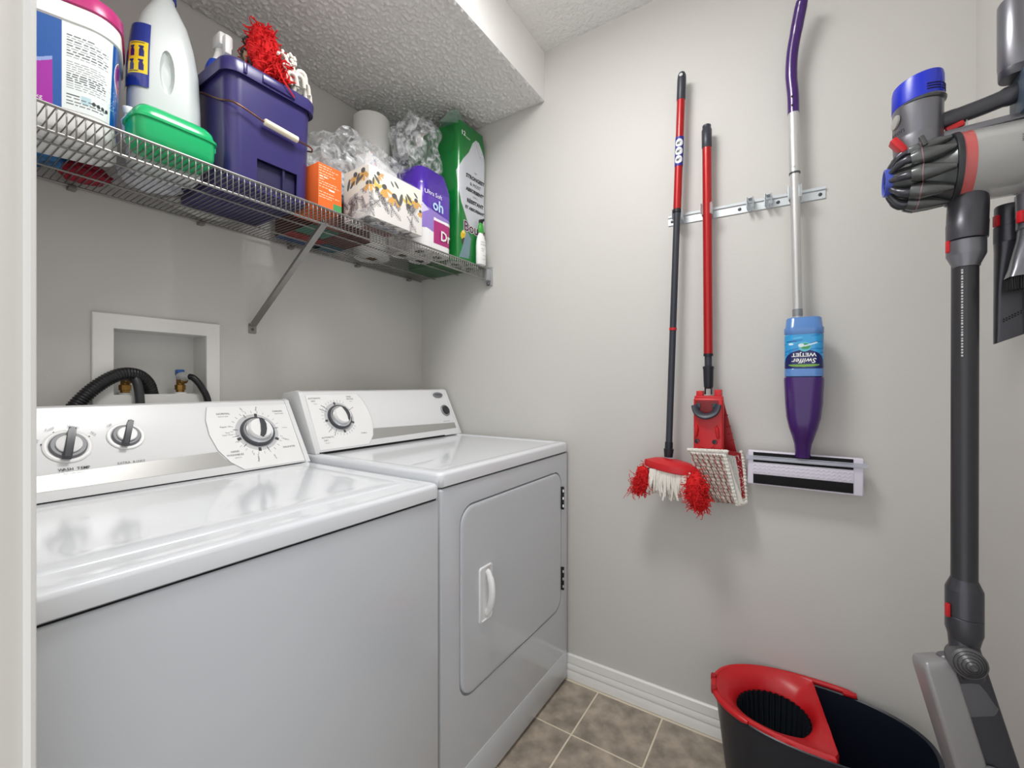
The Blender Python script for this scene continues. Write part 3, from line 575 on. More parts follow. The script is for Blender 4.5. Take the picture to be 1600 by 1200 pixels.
def tissue(W, H, f, b, seed):
    rg = random.Random(seed); cv = Cv(W, H, (243, 240, 226), .0008); m = cv.v < f(cv.u); cv.put(m, (232, 228, 224))
    keep = cv.a.copy()
    for i in range(int(W*270)):
        x, y = rg.uniform(0, W), rg.uniform(0, H*.8); a = rg.uniform(.3, 2.8); L = rg.uniform(.03, .06)
        x1, y1 = x+math.cos(a)*L, y+math.sin(a)*L; cv.line(x, y, x1, y1, .0017, (60, 56, 58))
        for k in range(9):
            t = k/9; px_, py_ = x+(x1-x)*t, y+(y1-y)*t; q_ = .012*(1-t)+.003
            for sgn in (1, -1): cv.line(px_, py_, px_+math.cos(a+sgn*.7)*q_, py_+math.sin(a+sgn*.7)*q_, .0012, (88, 80, 84))
    cv.a[~m] = keep[~m]
    for k in b: (flower if k[0] == 'f' else leaf)(cv, *k[1:], *([rg] if k[0] == 'f' else []))
    return cv
Y_, Yp = (224, 164, 38), (222, 196, 70)
fr = [('f', .030, .092, .022, Yp, 1.6), ('f', .060, .105, .026, Y_, -1.2), ('f', .100, .090, .028, Y_, -1.4), ('f', .036, .138, .018, (210, 160, 90), -.8), ('f', .160, .084, .026, Yp, 1.7), ('f', .195, .110, .022, Y_, -1.5), ('f', .004, .100, .020, Y_, -1.6), ('f', .215, .080, .016, Y_, -1.4),
      ('l', .018, .122, .020, -1.7), ('l', .020, .130, .024, -.8), ('l', .121, .070, .024, 2.2), ('l', .123, .070, .034, 1.35), ('l', .085, .135, .016, -.9), ('l', .150, .110, .020, -1.5), ('l', .152, .118, .026, -.75), ('l', .100, .14, .02, -.8), ('l', .185, .135, .018, -.7)]
patch('printed_front', tissue(X1-X0, Z1-Z0, lambda u: .080+.012*np.sin(u*14)-.016*np.clip(u-.06, 0, .05)/.05+.05*np.clip(u-.13, 0, .1)/.1, fr, 1), plane_fn((X0, Y0, Z0), (1, 0, 0), (0, 0, 1)), prnt, tx, False)
sd = [('f', .055, .135, .026, Y_, -1.7), ('f', .092, .140, .026, Y_, -1.7), ('l', .018, .095, .03, 1.3), ('l', .030, .10, .024, .7), ('l', .060, .105, .03, 1.2), ('l', .068, .115, .024, .5), ('f', .112, .098, .02, Y_, -1.4)]
patch('printed_end', tissue(Y1-Y0, Z1-Z0, lambda u: .066+.025*u/.1+0*u, sd, 4), plane_fn((X0, Y1, Z0), (0, -1, 0), (0, 0, 1)), prnt, tx, False)
cv = tissue(X1-X0, Y1-Y0, lambda u: 9+0*u, [], 6); cv.rect(.055, .165, .008, .045, (120, 52, 50)); cv.rect(.045, .16, .05, .078, (215, 218, 228))
for i in range(14): x = .05+rnd.random()*.10; cv.line(x, .054, x+.012, .074, .003, (60, 64, 100))
patch('printed_base', cv, plane_fn((X0, Y1, Z0), (1, 0, 0), (0, -1, 0)), prnt, tx, False)
film = M('clear_film', (236, 239, 243), .08, alpha=.20, coat=.6, bump=(26, .5, .012))
bmf = bmesh.new(); v_, f_ = box(X0-.003, X1+.003, Y0-.0025, Y1+.003, Z0-.003, Z1+.004, .004, 2)
mk('film_wrap', (v_, f_), M('tight_film', (240, 242, 245), .06, alpha=.10, coat=.5, bump=(30, .4, .01)), tx)
mk('film_tail', blobv((X0-.006, Y0+.03, Z0+.008), (.010, .03, .014), .5, 3, 4, 4, Z0-.006), film, tx, 60)
# --- clear bags with their contents
def crinkle():
    m = M('bag_film', (233, 236, 240), .16, alpha=.3, coat=.5, bump=(40, .28, .008)); nt = m.node_tree
    tc = nt.nodes.new('ShaderNodeTexCoord'); n = nt.nodes.new('ShaderNodeTexNoise'); n.inputs['Scale'].default_value = 26; n.inputs['Detail'].default_value = 5; n.inputs['Distortion'].default_value = 1.6
    r = nt.nodes.new('ShaderNodeValToRGB'); r.color_ramp.elements[0].position = .42; r.color_ramp.elements[1].position = .66
    r.color_ramp.elements[0].color = (.05, .05, .05, 1); r.color_ramp.elements[1].color = (.50, .50, .50, 1)
    nt.links.new(tc.outputs['Object'], n.inputs['Vector']); nt.links.new(n.outputs['Fac'], r.inputs['Fac']); nt.links.new(r.outputs['Color'], nt.nodes['Principled BSDF'].inputs['Alpha']); return m
crinkle()
def bag(name, lab, c, r, seed, fz, amp=.36):
    t = thing(name, lab, 'bag', (c[0], c[1], fz))
    bm = bmesh.new(); bmesh.ops.create_icosphere(bm, subdivisions=5, radius=1)
    for v in bm.verts:
        n = v.co.normalized(); q_ = n*2.1+Vector((seed, 0, 0)); h = noise.noise(q_)*amp
        rd = 1-2*abs(noise.noise(n*4.2+Vector((0, seed, 0)))); rd2 = 1-2*abs(noise.noise(n*9+Vector((seed, seed, 0))))
        k = 1+h+.09*rd+.035*rd2; s_ = lambda x: np.sign(x)*abs(x)**.75
        v.co = Vector((c[0]+s_(n.x)*r[0]*k, c[1]+s_(n.y)*r[1]*k, max(fz, c[2]+s_(n.z)*r[2]*k)))
    mk('film', frm(bm), M('bag_film', (233, 236, 240), .10, alpha=.34, coat=.6, bump=(38, .7, .012)), t, 180); return t
bag('clear_bag', 'clear plastic bag of patterned packets between the tote and the upright white roll', (.965, 1.275, 1.85), (.175, .085, .108), 3, 1.735)
bag('clear_bag', 'tall crumpled clear bag right of the upright white roll, beside the green pack', (1.205, 1.225, 2.02), (.092, .070, .12), 11, 1.927)
pr_ = thing('patterned_packet', 'teal and navy patterned packet inside the clear bag above the orange carton', 'packet', (.86, 1.30, 1.632))
cv = Cv(.13, .085, (196, 214, 224))
for i in range(70): cv.ell(rnd.random()*.13, rnd.random()*.06, .004+rnd.random()*.004, .006+rnd.random()*.005, rnd.choice(((60, 110, 140), (40, 80, 110), (90, 160, 175), (225, 232, 236), (40, 60, 80))), rnd.random()*3)
mk('packet_body', box(.805, .935, 1.245, 1.33, 1.742, 1.826, .008, 3), M('packet_blue', (150, 180, 195), .5), pr_)
patch('printed_front', cv, plane_fn((.805, 1.245, 1.742), (1, 0, 0), (0, 0, 1), .0008), pgloss, pr_, False)
rp = thing('patterned_packet', 'white packet with small red shapes inside the bag above the tissue box', 'packet', (1.02, 1.25, 1.80))
cv = Cv(.14, .10, (232, 230, 230))
for i in range(16): x, y = rnd.random()*.14, rnd.random()*.1; cv.poly([(x, y), (x+.014, y+.004), (x+.006, y+.016)], rnd.choice(((205, 120, 125), (190, 90, 100), (90, 80, 110), (170, 175, 200))))
mk('packet_body', obox((1.03, 1.25, 1.865), (1, .1, -.2), (0, 1, .0), (.07, .03, .05), .01, 3), M('packet_white', (232, 230, 230), .5), rp)
e1 = Vector((1, .1, -.2)).normalized(); n1 = Vector((0, 1, 0)); n1 = (n1-e1*n1.dot(e1)).normalized(); e2 = e1.cross(n1)
patch('printed_front', cv, plane_fn(tuple(Vector((1.03, 1.25, 1.865))-e1*.07-e2*.05-n1*.030), tuple(e1), tuple(e2), .0008), pgloss, rp, False)
bx = thing('carton', 'carton lying under the clear bag, its red and blue base seen through the wires', 'carton', (.91, 1.40, 1.630))
mk('carton_body', box(.80, 1.02, 1.262, 1.48, 1.6318, 1.732, .002), M('brown_card', (92, 46, 34), .7), bx)
for a, b_, c_, d_, m_ in ((.80, .93, 1.38, 1.44, (170, 40, 40)), (.80, .95, 1.44, 1.48, (50, 80, 130)), (.93, 1.02, 1.40, 1.48, (60, 110, 130)), (.80, .90, 1.265, 1.36, (60, 130, 110))):
    mk('printed_base', box(a, b_, c_, d_, 1.6312, 1.6322), M('base_%d' % m_[1], m_, .5), bx)
paper = M('paper_towel', (244, 243, 240), .85, bump=(120, .25, .002))
for z, lab in ((1.632, 'lower white paper roll, stacked under the upright roll at the back of the shelf'), (1.909, 'upright white paper roll sticking up highest behind the tissue box')):
    t = thing('paper_roll', lab, 'paper roll', (1.150, 1.415, z), 'white paper rolls at the back')
    mk('roll', lathe([(.022, 0), (.066, 0), (.069, .004), (.069, .272), (.066, .276), (.022, .276), (.022, 0)], 40, (1.150, 1.415, z), c0=False, c1=False), paper, t)
    mk('core', lathe([(.0205, .0), (.0215, .0), (.0215, .276), (.0205, .276), (.0205, 0)], 24, (1.150, 1.415, z), c0=False, c1=False), M('card_core', (170, 140, 105), .8), t)
# --- purple tissue pack
pp = thing('tissue_pack', 'purple and white film pack of bathroom rolls left of the green pack', 'tissue pack', (1.25, 1.22, 1.630))
PX0, PX1, PY0, PY1 = 1.140, 1.322, 1.135, 1.330
f_, L_ = arclen([((PX0+PX1)/2+x, (PY0+PY1)/2+y) for x, y in rr2((PX1-PX0)/2, (PY1-PY0)/2, .045, 10)])
ss = np.linspace(0, L_, 4000); xx, yy = f_(ss); sl = ss[np.argmin((xx-PX0)**2+(yy-(PY0+PY1)/2)**2)]
cv = Cv(L_*.62, .30, (244, 243, 245), .0013)
u0 = .105
cv.poly([(0, .10), (.06, .085), (.11, .07), (.20, .075), (.31, .05), (.6, .05), (.6, .4), (0, .4)], (150, 125, 205)); cv.poly([(0, .15), (.10, .12), (.20, .15), (.33, .13), (.6, .2), (.6, .4), (0, .4)], (92, 58, 178)); cv.poly([(0, .215), (.14, .19), (.25, .215), (.6, .25), (.6, .4), (0, .4)], (72, 36, 158))
cv.poly([(.05, .13), (.13, .10), (.21, .14), (.17, .175), (.09, .165)], (214, 206, 236)); cv.poly([(.235, .03), (.6, .03), (.6, .112), (.235, .118)], (176, 24, 118)); cv.poly([(.235, .112), (.6, .108), (.6, .117), (.235, .122)], (250, 245, 250))
bulge = lambda u, v: 1+.03*np.sin(np.clip(v/.3, 0, 1)*PI)
def pfn(u, v):
    x, y = f_(sl-.09+u); k = bulge(u, v)*(1-.45*np.clip(v-.235, 0, 1)**1.2*9); wob = .004*np.sin(u*90+v*40)*np.clip(v*6, 0, 1); cx, cy = (PX0+PX1)/2, (PY0+PY1)/2
    return [cx+(x-cx)*(k+wob), cy+(y-cy)*(k+wob), 1.632+v*1.03]
patch('printed_film', cv, pfn, pgloss, pp)
mk('rolls', J(*[lathe([(.018, 0), (.044, 0), (.047, .004), (.047, .098), (.044, .1)], 28, (x, y, z), c0=False) for x in (1.186, 1.280) for y in (1.186, 1.281) for z in (1.633, 1.735)]), paper, pp, kind='stuff')
mk('pack_back', loft([rring((PX0+PX1)/2, (PY0+PY1)/2, z, .0945*k, .1035*k, .04*k) for z, k in ((1.82, .96), (1.87, .95), (1.91, .80), (1.93, .55))]), M('film_purple', (92, 58, 178), .25), pp)
text('Dr', .05, wglow, pp, fn=lambda x, y: [float(q)-(.0035 if i == 1 else 0) for i, q in enumerate(pfn(np.array(.268+x), np.array(.062+y)))], bold=.001, align='LEFT')
text('oh', .055, M('pale_blue_ink', (190, 220, 250), .4), pp, fn=lambda x, y: [float(q)-(.0035 if i == 1 else 0) for i, q in enumerate(pfn(np.array(.225+x), np.array(.165+y)))], bold=.0015, align='LEFT')
text('Ultra Soft', .022, wglow, pp, fn=lambda x, y: [float(q)-(.003 if i == 1 else .002) for i, q in enumerate(pfn(np.array(.19+x), np.array(.205+y)))], align='LEFT')
# --- green towel pack
gp_ = thing('paper_towel_pack', 'tall green and grey film pack of paper towels against the right wall', 'paper towel pack', (1.44, 1.29, 1.630))
GX0, GX1, GY0, GY1 = 1.347, 1.526, 1.122, 1.44; gcx, gcy = (GX0+GX1)/2, (GY0+GY1)/2
grot = math.radians(-2)
g_, GL = arclen(rr2((GX1-GX0)/2, (GY1-GY0)/2, .026, 8)); ss = np.linspace(0, GL, 4000); xx, yy = g_(ss); sl = ss[np.argmin((xx+(GX1-GX0)/2)**2+(yy)**2)]
GH = .565
def gfn(u, v, e=0):
    x, y = g_(sl+u); k = 1+.012*np.sin(np.clip(v/GH, 0, 1)*PI*2)**2-.10*np.clip(v-.52, 0, 1)*8+e/.12; k = k-.03*np.clip(.03-v, 0, 1)*20
    wr = .0012*np.sin(u*60+v*23)+.001*np.sin(v*70-u*31); x, y = x*(k+wr), y*(k+wr)
    return [gcx+x*math.cos(grot)-y*math.sin(grot), gcy+x*math.sin(grot)+y*math.cos(grot), 1.634+v]
# u runs from the middle of the left side (0) round the front-left corner (~.155) along the front
uc = (GY1-GY0)/2-.004
GW = uc+(GX1-GX0)+.03
cv = Cv(GW, GH, (14, 118, 48), .0013)
for i in range(14): cv.ell(rnd.random()*uc, .2+rnd.random()*.35, .02+rnd.random()*.03, .05, (16, 126, 52), rnd.random()*3)
U = lambda x: uc+x
cv.poly([(U(.098), .520), (U(.078), .500), (U(.052), .45), (U(.018), .41), (U(-.012), .36), (U(-.005), .30), (U(.010), .23), (U(.04), .17), (U(.075), .128), (U(.13), .112), (U(.18), .115), (U(.2), .2), (U(.19), .33), (U(.168), .44), (U(.14), .49), (U(.118), .518)], (200, 203, 210))
cv.line(U(.10), .50, U(.125), .455, .0022, (165, 168, 176)); cv.line(U(.125), .455, U(.138), .478, .0022, (165, 168, 176)); cv.line(U(.085), .47, U(.115), .43, .0018, (185, 188, 194))
cv.rect(U(.160), U(.185), .06, .125, (240, 240, 240)); cv.ell(U(.022), .10, .016, .02, (216, 180, 40)); cv.ell(U(.030), .075, .02, .018, (60, 50, 40)); cv.poly([(U(.0), .01), (U(.055), .015), (U(.065), .10), (U(.04), .13)], (110, 140, 150)); cv.ell(U(.02), .115, .008, .006, (240, 225, 120))
patch('printed_film', cv, gfn, pgloss, gp_)
mk('pack_core', loft([[tuple(float(q) for q in gfn(np.array(u-.012*0), np.array(v), -.0022)) for u in np.linspace(0, GL, 60, endpoint=False)] for v in (0, .02, .2, .4, .52, .56)]), M('film_green', (14, 118, 48), .3), gp_)
tf_ = lambda x, y: [float(q) for q in gfn(np.array(U(x)), np.array(y), .0010)]
def gtext(s, size, cx, cy, mat=M('ink_black', (28, 30, 30), .5), bold=.0006, al='CENTER'): text(s, size*.86, mat, gp_, fn=lambda x, y: tf_(cx-.010+x, cy+y), bold=bold, align=al)
for s_, sz, y, b_ in (('THE', .010, .378, 0), ('STRONGEST', .0245, .352, .0008), ('& MOST', .0225, .325, 0), ('ABSORBENT*', .0225, .298, .0008), ('LES PLUS', .009, .276, 0), ('RÉSISTANT', .0245, .252, .0008), ('ET ABSORBANT*', .0195, .222, .0006)): gtext(s_, sz, .104, y, bold=b_)
gtext('12', .030, .030, .515, wglow, .0005); gtext('ROLLS', .010, .058, .505, wglow, 0); gtext('2 PLY', .010, .145, .468, wglow, 0)
text('Bounty', .056, wglow, gp_, fn=lambda x, y: tf_(.100+x, .140+y), bold=.0032); text('Bounty', .056, M('bounty_purple', (86, 24, 70), .4), gp_, fn=lambda x, y: [q-(.0005 if i == 1 else 0) for i, q in enumerate(tf_(.100+x, .140+y))], bold=.0012)
fw = M('gable_film', (150, 185, 165), .1, alpha=.45, coat=.5)
mk('film_gable', J(loft([[(1.31, 1.20, 2.19), (1.35, 1.135, 2.185), (1.50, 1.125, 2.185), (1.515, 1.35, 2.19)], [(1.335, 1.17, 2.235), (1.362, 1.148, 2.252), (1.42, 1.16, 2.235), (1.47, 1.30, 2.225)]])), fw, gp_, 30)
for x, y in ((1.385, 1.36), (1.475, 1.36), (1.478, 1.19)): mk('roll_top', lathe([(.0, 0), (.040, 0), (.043, .004), (.043, .05), (.038, .056), (.0, .056)], 28, (x, y, 2.150), c0=False, c1=False), M('pinkish_paper', (232, 220, 216), .8), gp_)
mk('roll_base', J(*[lathe([(.018, -.003), (.038, -.003), (.043, .006), (.043, .02)], 28, (x, y, 1.634), c0=False) for x, y in ((1.392, 1.186), (1.476, 1.178))]), paper, gp_, kind='stuff')
# --- white bottle
wb_ = thing('cleaner_bottle', 'slim white bottle with green neck standing before the green towel pack', 'bottle', (1.458, 1.106, 1.630))
bo = M('bottle_white', (244, 245, 243), .3)
mk('bottle_body', lathe([(.024, .002), (.027, .006), (.027, .075), (.025, .10), (.019, .122), (.0125, .130), (.0125, .136)], 30, (1.458, 1.103, 1.630), sy=.62, ex=(1, 0, 0)), bo, wb_, 50)
mk('bottle_neck', lathe([(.013, .134), (.0165, .14), (.014, .165), (.008, .178)], 24, (1.458, 1.103, 1.630), sy=.7, ex=(1, 0, 0)), M('leaf_green', (58, 160, 60), .4), wb_)
mk('spray_nozzle', J(box(1.451, 1.465, 1.095, 1.111, 1.805, 1.822, .003), box(1.4545, 1.4615, 1.086, 1.10, 1.812, 1.822, .002)), M('nozzle_black', (30, 34, 32), .4), wb_)
for s_, sz, x, z in (('MOP &', .0078, 1.452, 1.722), ('SURFACE', .0078, 1.456, 1.712), ('MULTI', .0068, 1.452, 1.695), ('USE', .0068, 1.449, 1.686), ('500 ML', .006, 1.459, 1.668), ('CLEAN', .006, 1.456, 1.652)):
    text(s_, sz, ink2, wb_, fn=lambda a, b_, x=x, z=z: (x+a, 1.103-.62*math.sqrt(max(0, .0277**2-(x+a-1.458)**2))-.0004, z+b_))
# --- bags at the back left, seen through the wires
def soft(name, lab, cat, c, r, seed, m_, fz=1.631):
    t = thing(name, lab, cat, (c[0], c[1], fz)); mk('pouch', blobv(c, r, .22, 3, seed, 4, fz), m_, t, 180); return t
cm = M('blue_crystal_film', (40, 110, 165), .25, var=(45, .75), coat=.3)
soft('crystal_bag', 'blue bag of crystals lying behind the powder tub', 'bag', (.205, 1.445, 1.675), (.085, .055, .05), 4, cm)
soft('folded_cloth', 'red cloth lying at the back of the shelf behind the powder tub', 'cloth', (.322, 1.465, 1.65), (.05, .04, .022), 6, M('crimson_cloth', (150, 28, 48), .8))
soft('folded_cloth', 'folded white cloth lying behind the translucent jug', 'cloth', (.43, 1.385, 1.655), (.065, .048, .028), 15, M('cold_white_cloth', (206, 208, 214), .85))
soft('folded_cloth', 'folded grey-white cloth at the back of the shelf behind the purple tote', 'cloth', (.585, 1.483, 1.66), (.09, .022, .03), 9, M('greyish_cloth', (200, 198, 192), .85))

# ================================================================ TOOL RAIL ON THE RIGHT WALL
rail = thing('tool_rail', 'zinc strip rail with spring clips screwed to the right wall', 'rail', (1.535, .14, 1.687))
ry0, ry1 = .361, -.074
def zr(y): return 1.6865+(.361-y)*(-.012)
prof = [(WX-.0005, -.017), (WX-.002, -.0175), (WX-.0035, -.016), (WX-.0035, .006), (WX-.007, .009), (WX-.0075, .0165), (WX-.006, .0165), (WX-.0055, .010), (WX-.0005, .008)]
mk('rail_strip', loft([[(x, y, zr(y)+z) for x, z in prof] for y in (.361, .355, .30, .10, -.068, -.074)]), zinc, rail, 25)
def ribbon(pts, z0, z1, th=.001):                  # bent sheet: polyline in xy, extruded in z
    P = [Vector((x, y, 0)) for x, y in pts]; L = []; Rr = []
    for i, p in enumerate(P):
        t = (P[min(i+1, len(P)-1)]-P[max(0, i-1)]).normalized(); n = Vector((-t.y, t.x, 0))*th/2; L.append(p+n); Rr.append(p-n)
    return loft([[(a.x, a.y, z0), (b.x, b.y, z0), (b.x, b.y, z1), (a.x, a.y, z1)] for a, b in zip(L, Rr)])
for y, r in ((.3215, .0125), (.2335, .0135), (.114, .008), (.066, .008), (-.0005, .0135)):
    z = zr(y); cx = 1.497 if r > .01 else 1.510
    arms = []
    for s_ in (1, -1):
        arms.append(ribbon([(WX-.004, y), (WX-.006, y+s_*r*.9), (cx+r*.9, y+s_*r*1.05), (cx, y+s_*r*1.18), (cx-r*.75, y+s_*r*.95), (cx-r*1.1, y+s_*r*.75), (cx-r*1.5, y+s_*r*1.15), (cx-r*1.7, y+s_*r*1.2)], z-.016, z+.017))
    c = mk('spring_clip', J(*arms), zinc, rail, 50)
    mk('clip_tab', J(box(WX-.026, WX-.004, y-r*.8, y+r*.8, z+.0172, z+.0182, .0004), obox((WX-.012, y+r*1.3, z+.012), (1, 0, 0), (0, .4, 1), (.007, .008, .0006))), zinc, c)
for y in (.348, .145, .042, -.061): mk('screw', lathe([(.005, 0), (.005, .0012), (.003, .002)], 12, (WX-.0036, y, zr(y)-.004), (-1, 0, 0)), M('screw_dark', (70, 72, 74), .4, .6), rail)

# ================================================================ STRING MOP
slate = M('slate_plastic', (50, 54, 64), .4); navy = M('navy_plastic', (24, 27, 36), .42); redp = M('red_plastic', (200, 26, 34), .35); redm = M('red_metal', (176, 16, 22), .34, .25, coat=.25)
def along(a, b): a, b = np.array(a), np.array(b); return lambda z: tuple(a+(b-a)*((z-a[2])/(b[2]-a[2])))
m1 = thing('string_mop', 'red and grey pole mop hung upright, white strings with red tufts below', 'mop', (1.48, .33, .75))
q1 = along((1.490, .3085, 2.14), (1.470, .3460, .895))
def seg(name, q, z0, z1, r, mat, par, n=20, prof=None):
    rs = prof or [(z0, r), (z1, r)]; return mk(name, tube([q(z) for z, _ in rs], [r_ for _, r_ in rs], n), mat, par, 50)
g = seg('grip', q1, 0, 0, 0, slate, m1, prof=[(2.056, .0128), (2.058, .0136), (2.125, .0136), (2.138, .0125), (2.146, .009), (2.149, .004)])
mk('hang_hole', lathe([(.0055, 0), (.0055, .0005)], 14, tuple(np.array(q1(2.133))+np.array((-.0132, 0, 0))), (-1, 0, .15)), M('hole_pale', (205, 205, 200), .5), g)  # pale disc drawn for the open hang hole
seg('upper_pole', q1, 1.694, 2.056, .0125, redm, m1); seg('lower_pole', q1, .935, 1.694, .0104, slate, m1)
seg('pole_collar', q1, 1.692, 1.702, .0131, navy, m1); seg('red_ring', q1, 1.308, 1.316, .0118, redp, m1)
seg('socket', q1, 0, 0, 0, navy, m1, prof=[(.888, .0125), (.921, .0158), (.923, .0125), (.940, .0125), (.945, .0112)])
lb = Cv(.0628, .095, (36, 40, 140))
for z in (.020, .047, .074): lb.ell(.0165, z, .0125, .0125, (238, 240, 242)); lb.ell(.014, z-.001, .005, .0045, (70, 74, 80)); lb.ell(.019, z+.003, .003, .002, (150, 152, 156))
lb.rect(.035, .05, .005, .09, (60, 66, 170))
def lfn(u, v):
    c = [np.array(q1(1.84))[k]+(np.array(q1(1.935))-np.array(q1(1.84)))[k]*(v/.095) for k in range(3)]; a = PI*.62+u/.0125
    return [c[0]+.0131*np.cos(a), c[1]-.0131*np.sin(a)*-1*-1 if 0 else c[1]+.0131*np.sin(a), c[2]+0*u]
patch('pole_label', lb, lfn, prnt, m1)
hp = [(1.432, .413), (1.405, .372), (1.398, .300), (1.432, .243), (1.470, .262), (1.492, .325), (1.470, .392)]
def hp_o(k): cx, cy = 1.444, .328; return [(cx+(x-cx)*k, cy+(y-cy)*k) for x, y in hp]
zt = lambda y, z: z+(y-.328)*.11
def sm(P): return [p[:2] for p in spline([(x, y, 0) for x, y in P+[P[0]]], 5)[:-1]]
rings = []
for k, z in ((.92, .856), (1.0, .860), (1.0, .874), (.97, .879), (.80, .884), (.62, .890), (.40, .892)): rings.append([(x, y, zt(y, z)) for x, y in sm(hp_o(k))])
head = mk('mop_head', loft(rings), redp, m1, 35)
mk('head_collar', lathe([(.024, 0), (.024, .003), (.017, .005)], 24, tuple(np.array(q1(.890))), (.01, -.03, 1)), M('collar_grey', (150, 152, 156), .4), m1)
wl = []; rg = random.Random(21)
for row in range(5):
    for i in range(22):
        y = .388-i*.0056+rg.uniform(-.001, .001); x = 1.408+row*.016+rg.uniform(-.002, .002)+(.006*abs(i-11)/11); l = rg.uniform(.07, .098)*(1-.12*abs(i-11)/11); dy = (y-.332)*.18
        pts = [(x, y, .862), (x-.004, y+dy*.3, .862-l*.35), (x-.005+rg.uniform(-.003, .003), y+dy*.6+rg.uniform(-.002, .002), .862-l*.7), (x-.002+rg.uniform(-.005, .005), y+dy+rg.uniform(-.005, .005), .862-l)]
        P = spline(pts, 4); wl.append(tube(P, [.0034+.0010*((j % 2)) for j in range(len(P))], 6))
mk('white_strings', J(*wl), whity, m1, 80, kind='stuff')
for c, rad, n, sd in (((1.425, .415, .825), (.024, .022, .042), 420, 1), ((1.402, .250, .815), (.028, .027, .052), 620, 2), ((1.398, .236, .782), (.016, .015, .030), 160, 3), ((1.425, .432, .800), (.018, .016, .028), 110, 4)):
    mk('tuft_core', blobv(c, tuple(k*.95 for k in rad), .35, 3.4, sd), redy, m1, 180)
    fuzz('red_tuft', c, rad, n, .0010, redy, m1, sd+40, (.018, .042), curl=.75)
wl = []
for i in range(46):
    s_ = rg.random() < .45; x, y, z = (1.42, .437, .80) if s_ else (1.41, .238, .785); y += rg.uniform(-.02, .02); z += rg.uniform(-.01, .03); p = [(x+rg.uniform(-.015, .015), y, z)]
    for k in range(3): p.append((p[-1][0]+rg.uniform(-.006, .006), p[-1][1]+rg.uniform(-.006, .009)*(1 if s_ else -1), p[-1][2]-rg.uniform(.006, .016)))
    wl.append(tube(spline(p, 3), .0008, 5))
mk('loose_threads', J(*wl), redy, m1, 60, kind='stuff')

# ================================================================ FLAT MOP
m2 = thing('flat_mop', 'red pole flat mop with folded head and hanging shaggy striped pad', 'mop', (1.49, .23, .77))
q2 = along((1.494, .2345, 1.95), (1.490, .2285, 1.10))
seg('upper_pole', q2, 1.225, 1.885, .0135, redm, m2)
seg('grip', q2, 0, 0, 0, slate, m2, prof=[(1.880, .0135), (1.883, .0148), (1.938, .0148), (1.940, .0125), (1.952, .0125), (1.954, .0100)])
seg('lower_pole', q2, 1.178, 1.225, .0108, slate, m2); seg('pole_collar', q2, 1.221, 1.229, .0140, navy, m2)
j_ = seg('swivel_joint', q2, 0, 0, 0, navy, m2, prof=[(1.118, .0105), (1.125, .0135), (1.150, .0145), (1.178, .0150), (1.183, .0165), (1.188, .0165), (1.190, .011)])
mk('joint_fork', J(box(1.482, 1.498, .2185, .2215, 1.10, 1.14, .001), box(1.482, 1.498, .2365, .2395, 1.10, 1.14, .001)), navy, j_)
fw_ = mk('front_wing', J(box(1.438, 1.462, .180, .264, .925, 1.090, .006, 3), box(1.440, 1.470, .182, .262, 1.084, 1.097, .004), box(1.448, 1.475, .238, .258, 1.09, 1.112, .003), box(1.448, 1.475, .186, .206, 1.09, 1.116, .003)), redp, m2, 35)
mk('wing_rib', J(*[tube(spline([(1.4385, y, 1.005), (1.434, y, .998), (1.4335, y+d*.3, .985), (1.4375, y+d, .968)], 4), [.0035]*4+[.0055]*4+[.005]*4+[.003], 8) for y, d in ((.254, .004), (.197, -.004))], tube(spline([(1.4375, .252, .962), (1.4372, .243, .945), (1.4372, .225, .938), (1.4372, .206, .945), (1.4375, .196, .962)], 5), .0016, 6)), redp, fw_)
mk('latch_recess', box(1.4365, 1.441, .193, .258, 1.045, 1.083, .001), M('recess_red', (120, 14, 22), .4), fw_)
mk('latch_handle', tube(spline([(1.437, .258, 1.066), (1.431, .252, 1.048), (1.428, .240, 1.038), (1.427, .226, 1.035), (1.428, .210, 1.040), (1.431, .200, 1.050), (1.437, .194, 1.070)], 5), .0072, 10, flat=1.9), slate, fw_)
mk('latch_spring', J(box(1.434, 1.438, .243, .256, 1.060, 1.074, .001), box(1.434, 1.438, .198, .210, 1.060, 1.074, .001)), slate, fw_)
for y in (.253, .203): mk('grip_pad', lathe([(.0075, 0), (.0075, .0012), (.006, .0018)], 18, (1.438, y, .957), (-1, 0, 0)), navy, fw_)
# rear wing leans outward towards the bottom
V8 = [(1.470, .186, 1.096), (1.470, .248, 1.096), (1.478, .252, 1.096), (1.482, .188, 1.096)]; V9 = [(1.498, .150, .925), (1.498, .252, .925), (1.508, .255, .925), (1.512, .152, .925)]
mk('rear_wing', J(loft([V8, V9]), *[obox((1.474+.028*t, .1905-.034*t, 1.096-.171*t), (1, -.2, 0), (0, -.2, -1), (.005, .0022, .006), .001) for t in (.35, .55, .68, .8)]), M('deep_red_plastic', (166, 18, 28), .4), m2, 30)
cv = Cv(.135, .16, (188, 178, 168), .0012); rg = random.Random(5)
for i in range(14):
    for j in range(15):
        x, y = i*.0105+(j % 2)*.004+rg.uniform(-.001, .001), j*.011+rg.uniform(-.002, .002)
        cv.line(x, y, x+.0035, y-.0075, .0042, rg.choice(((150, 34, 44), (112, 28, 36), (160, 50, 58))) if i % 2 == 0 else rg.choice(((222, 214, 204), (150, 138, 128), (200, 190, 180))))
cv.rect(-.01, .135, .150, .2, (236, 232, 226)); cv.rect(.122, .2, -.01, .2, (240, 236, 230))
rs_ = np.random.RandomState(3)
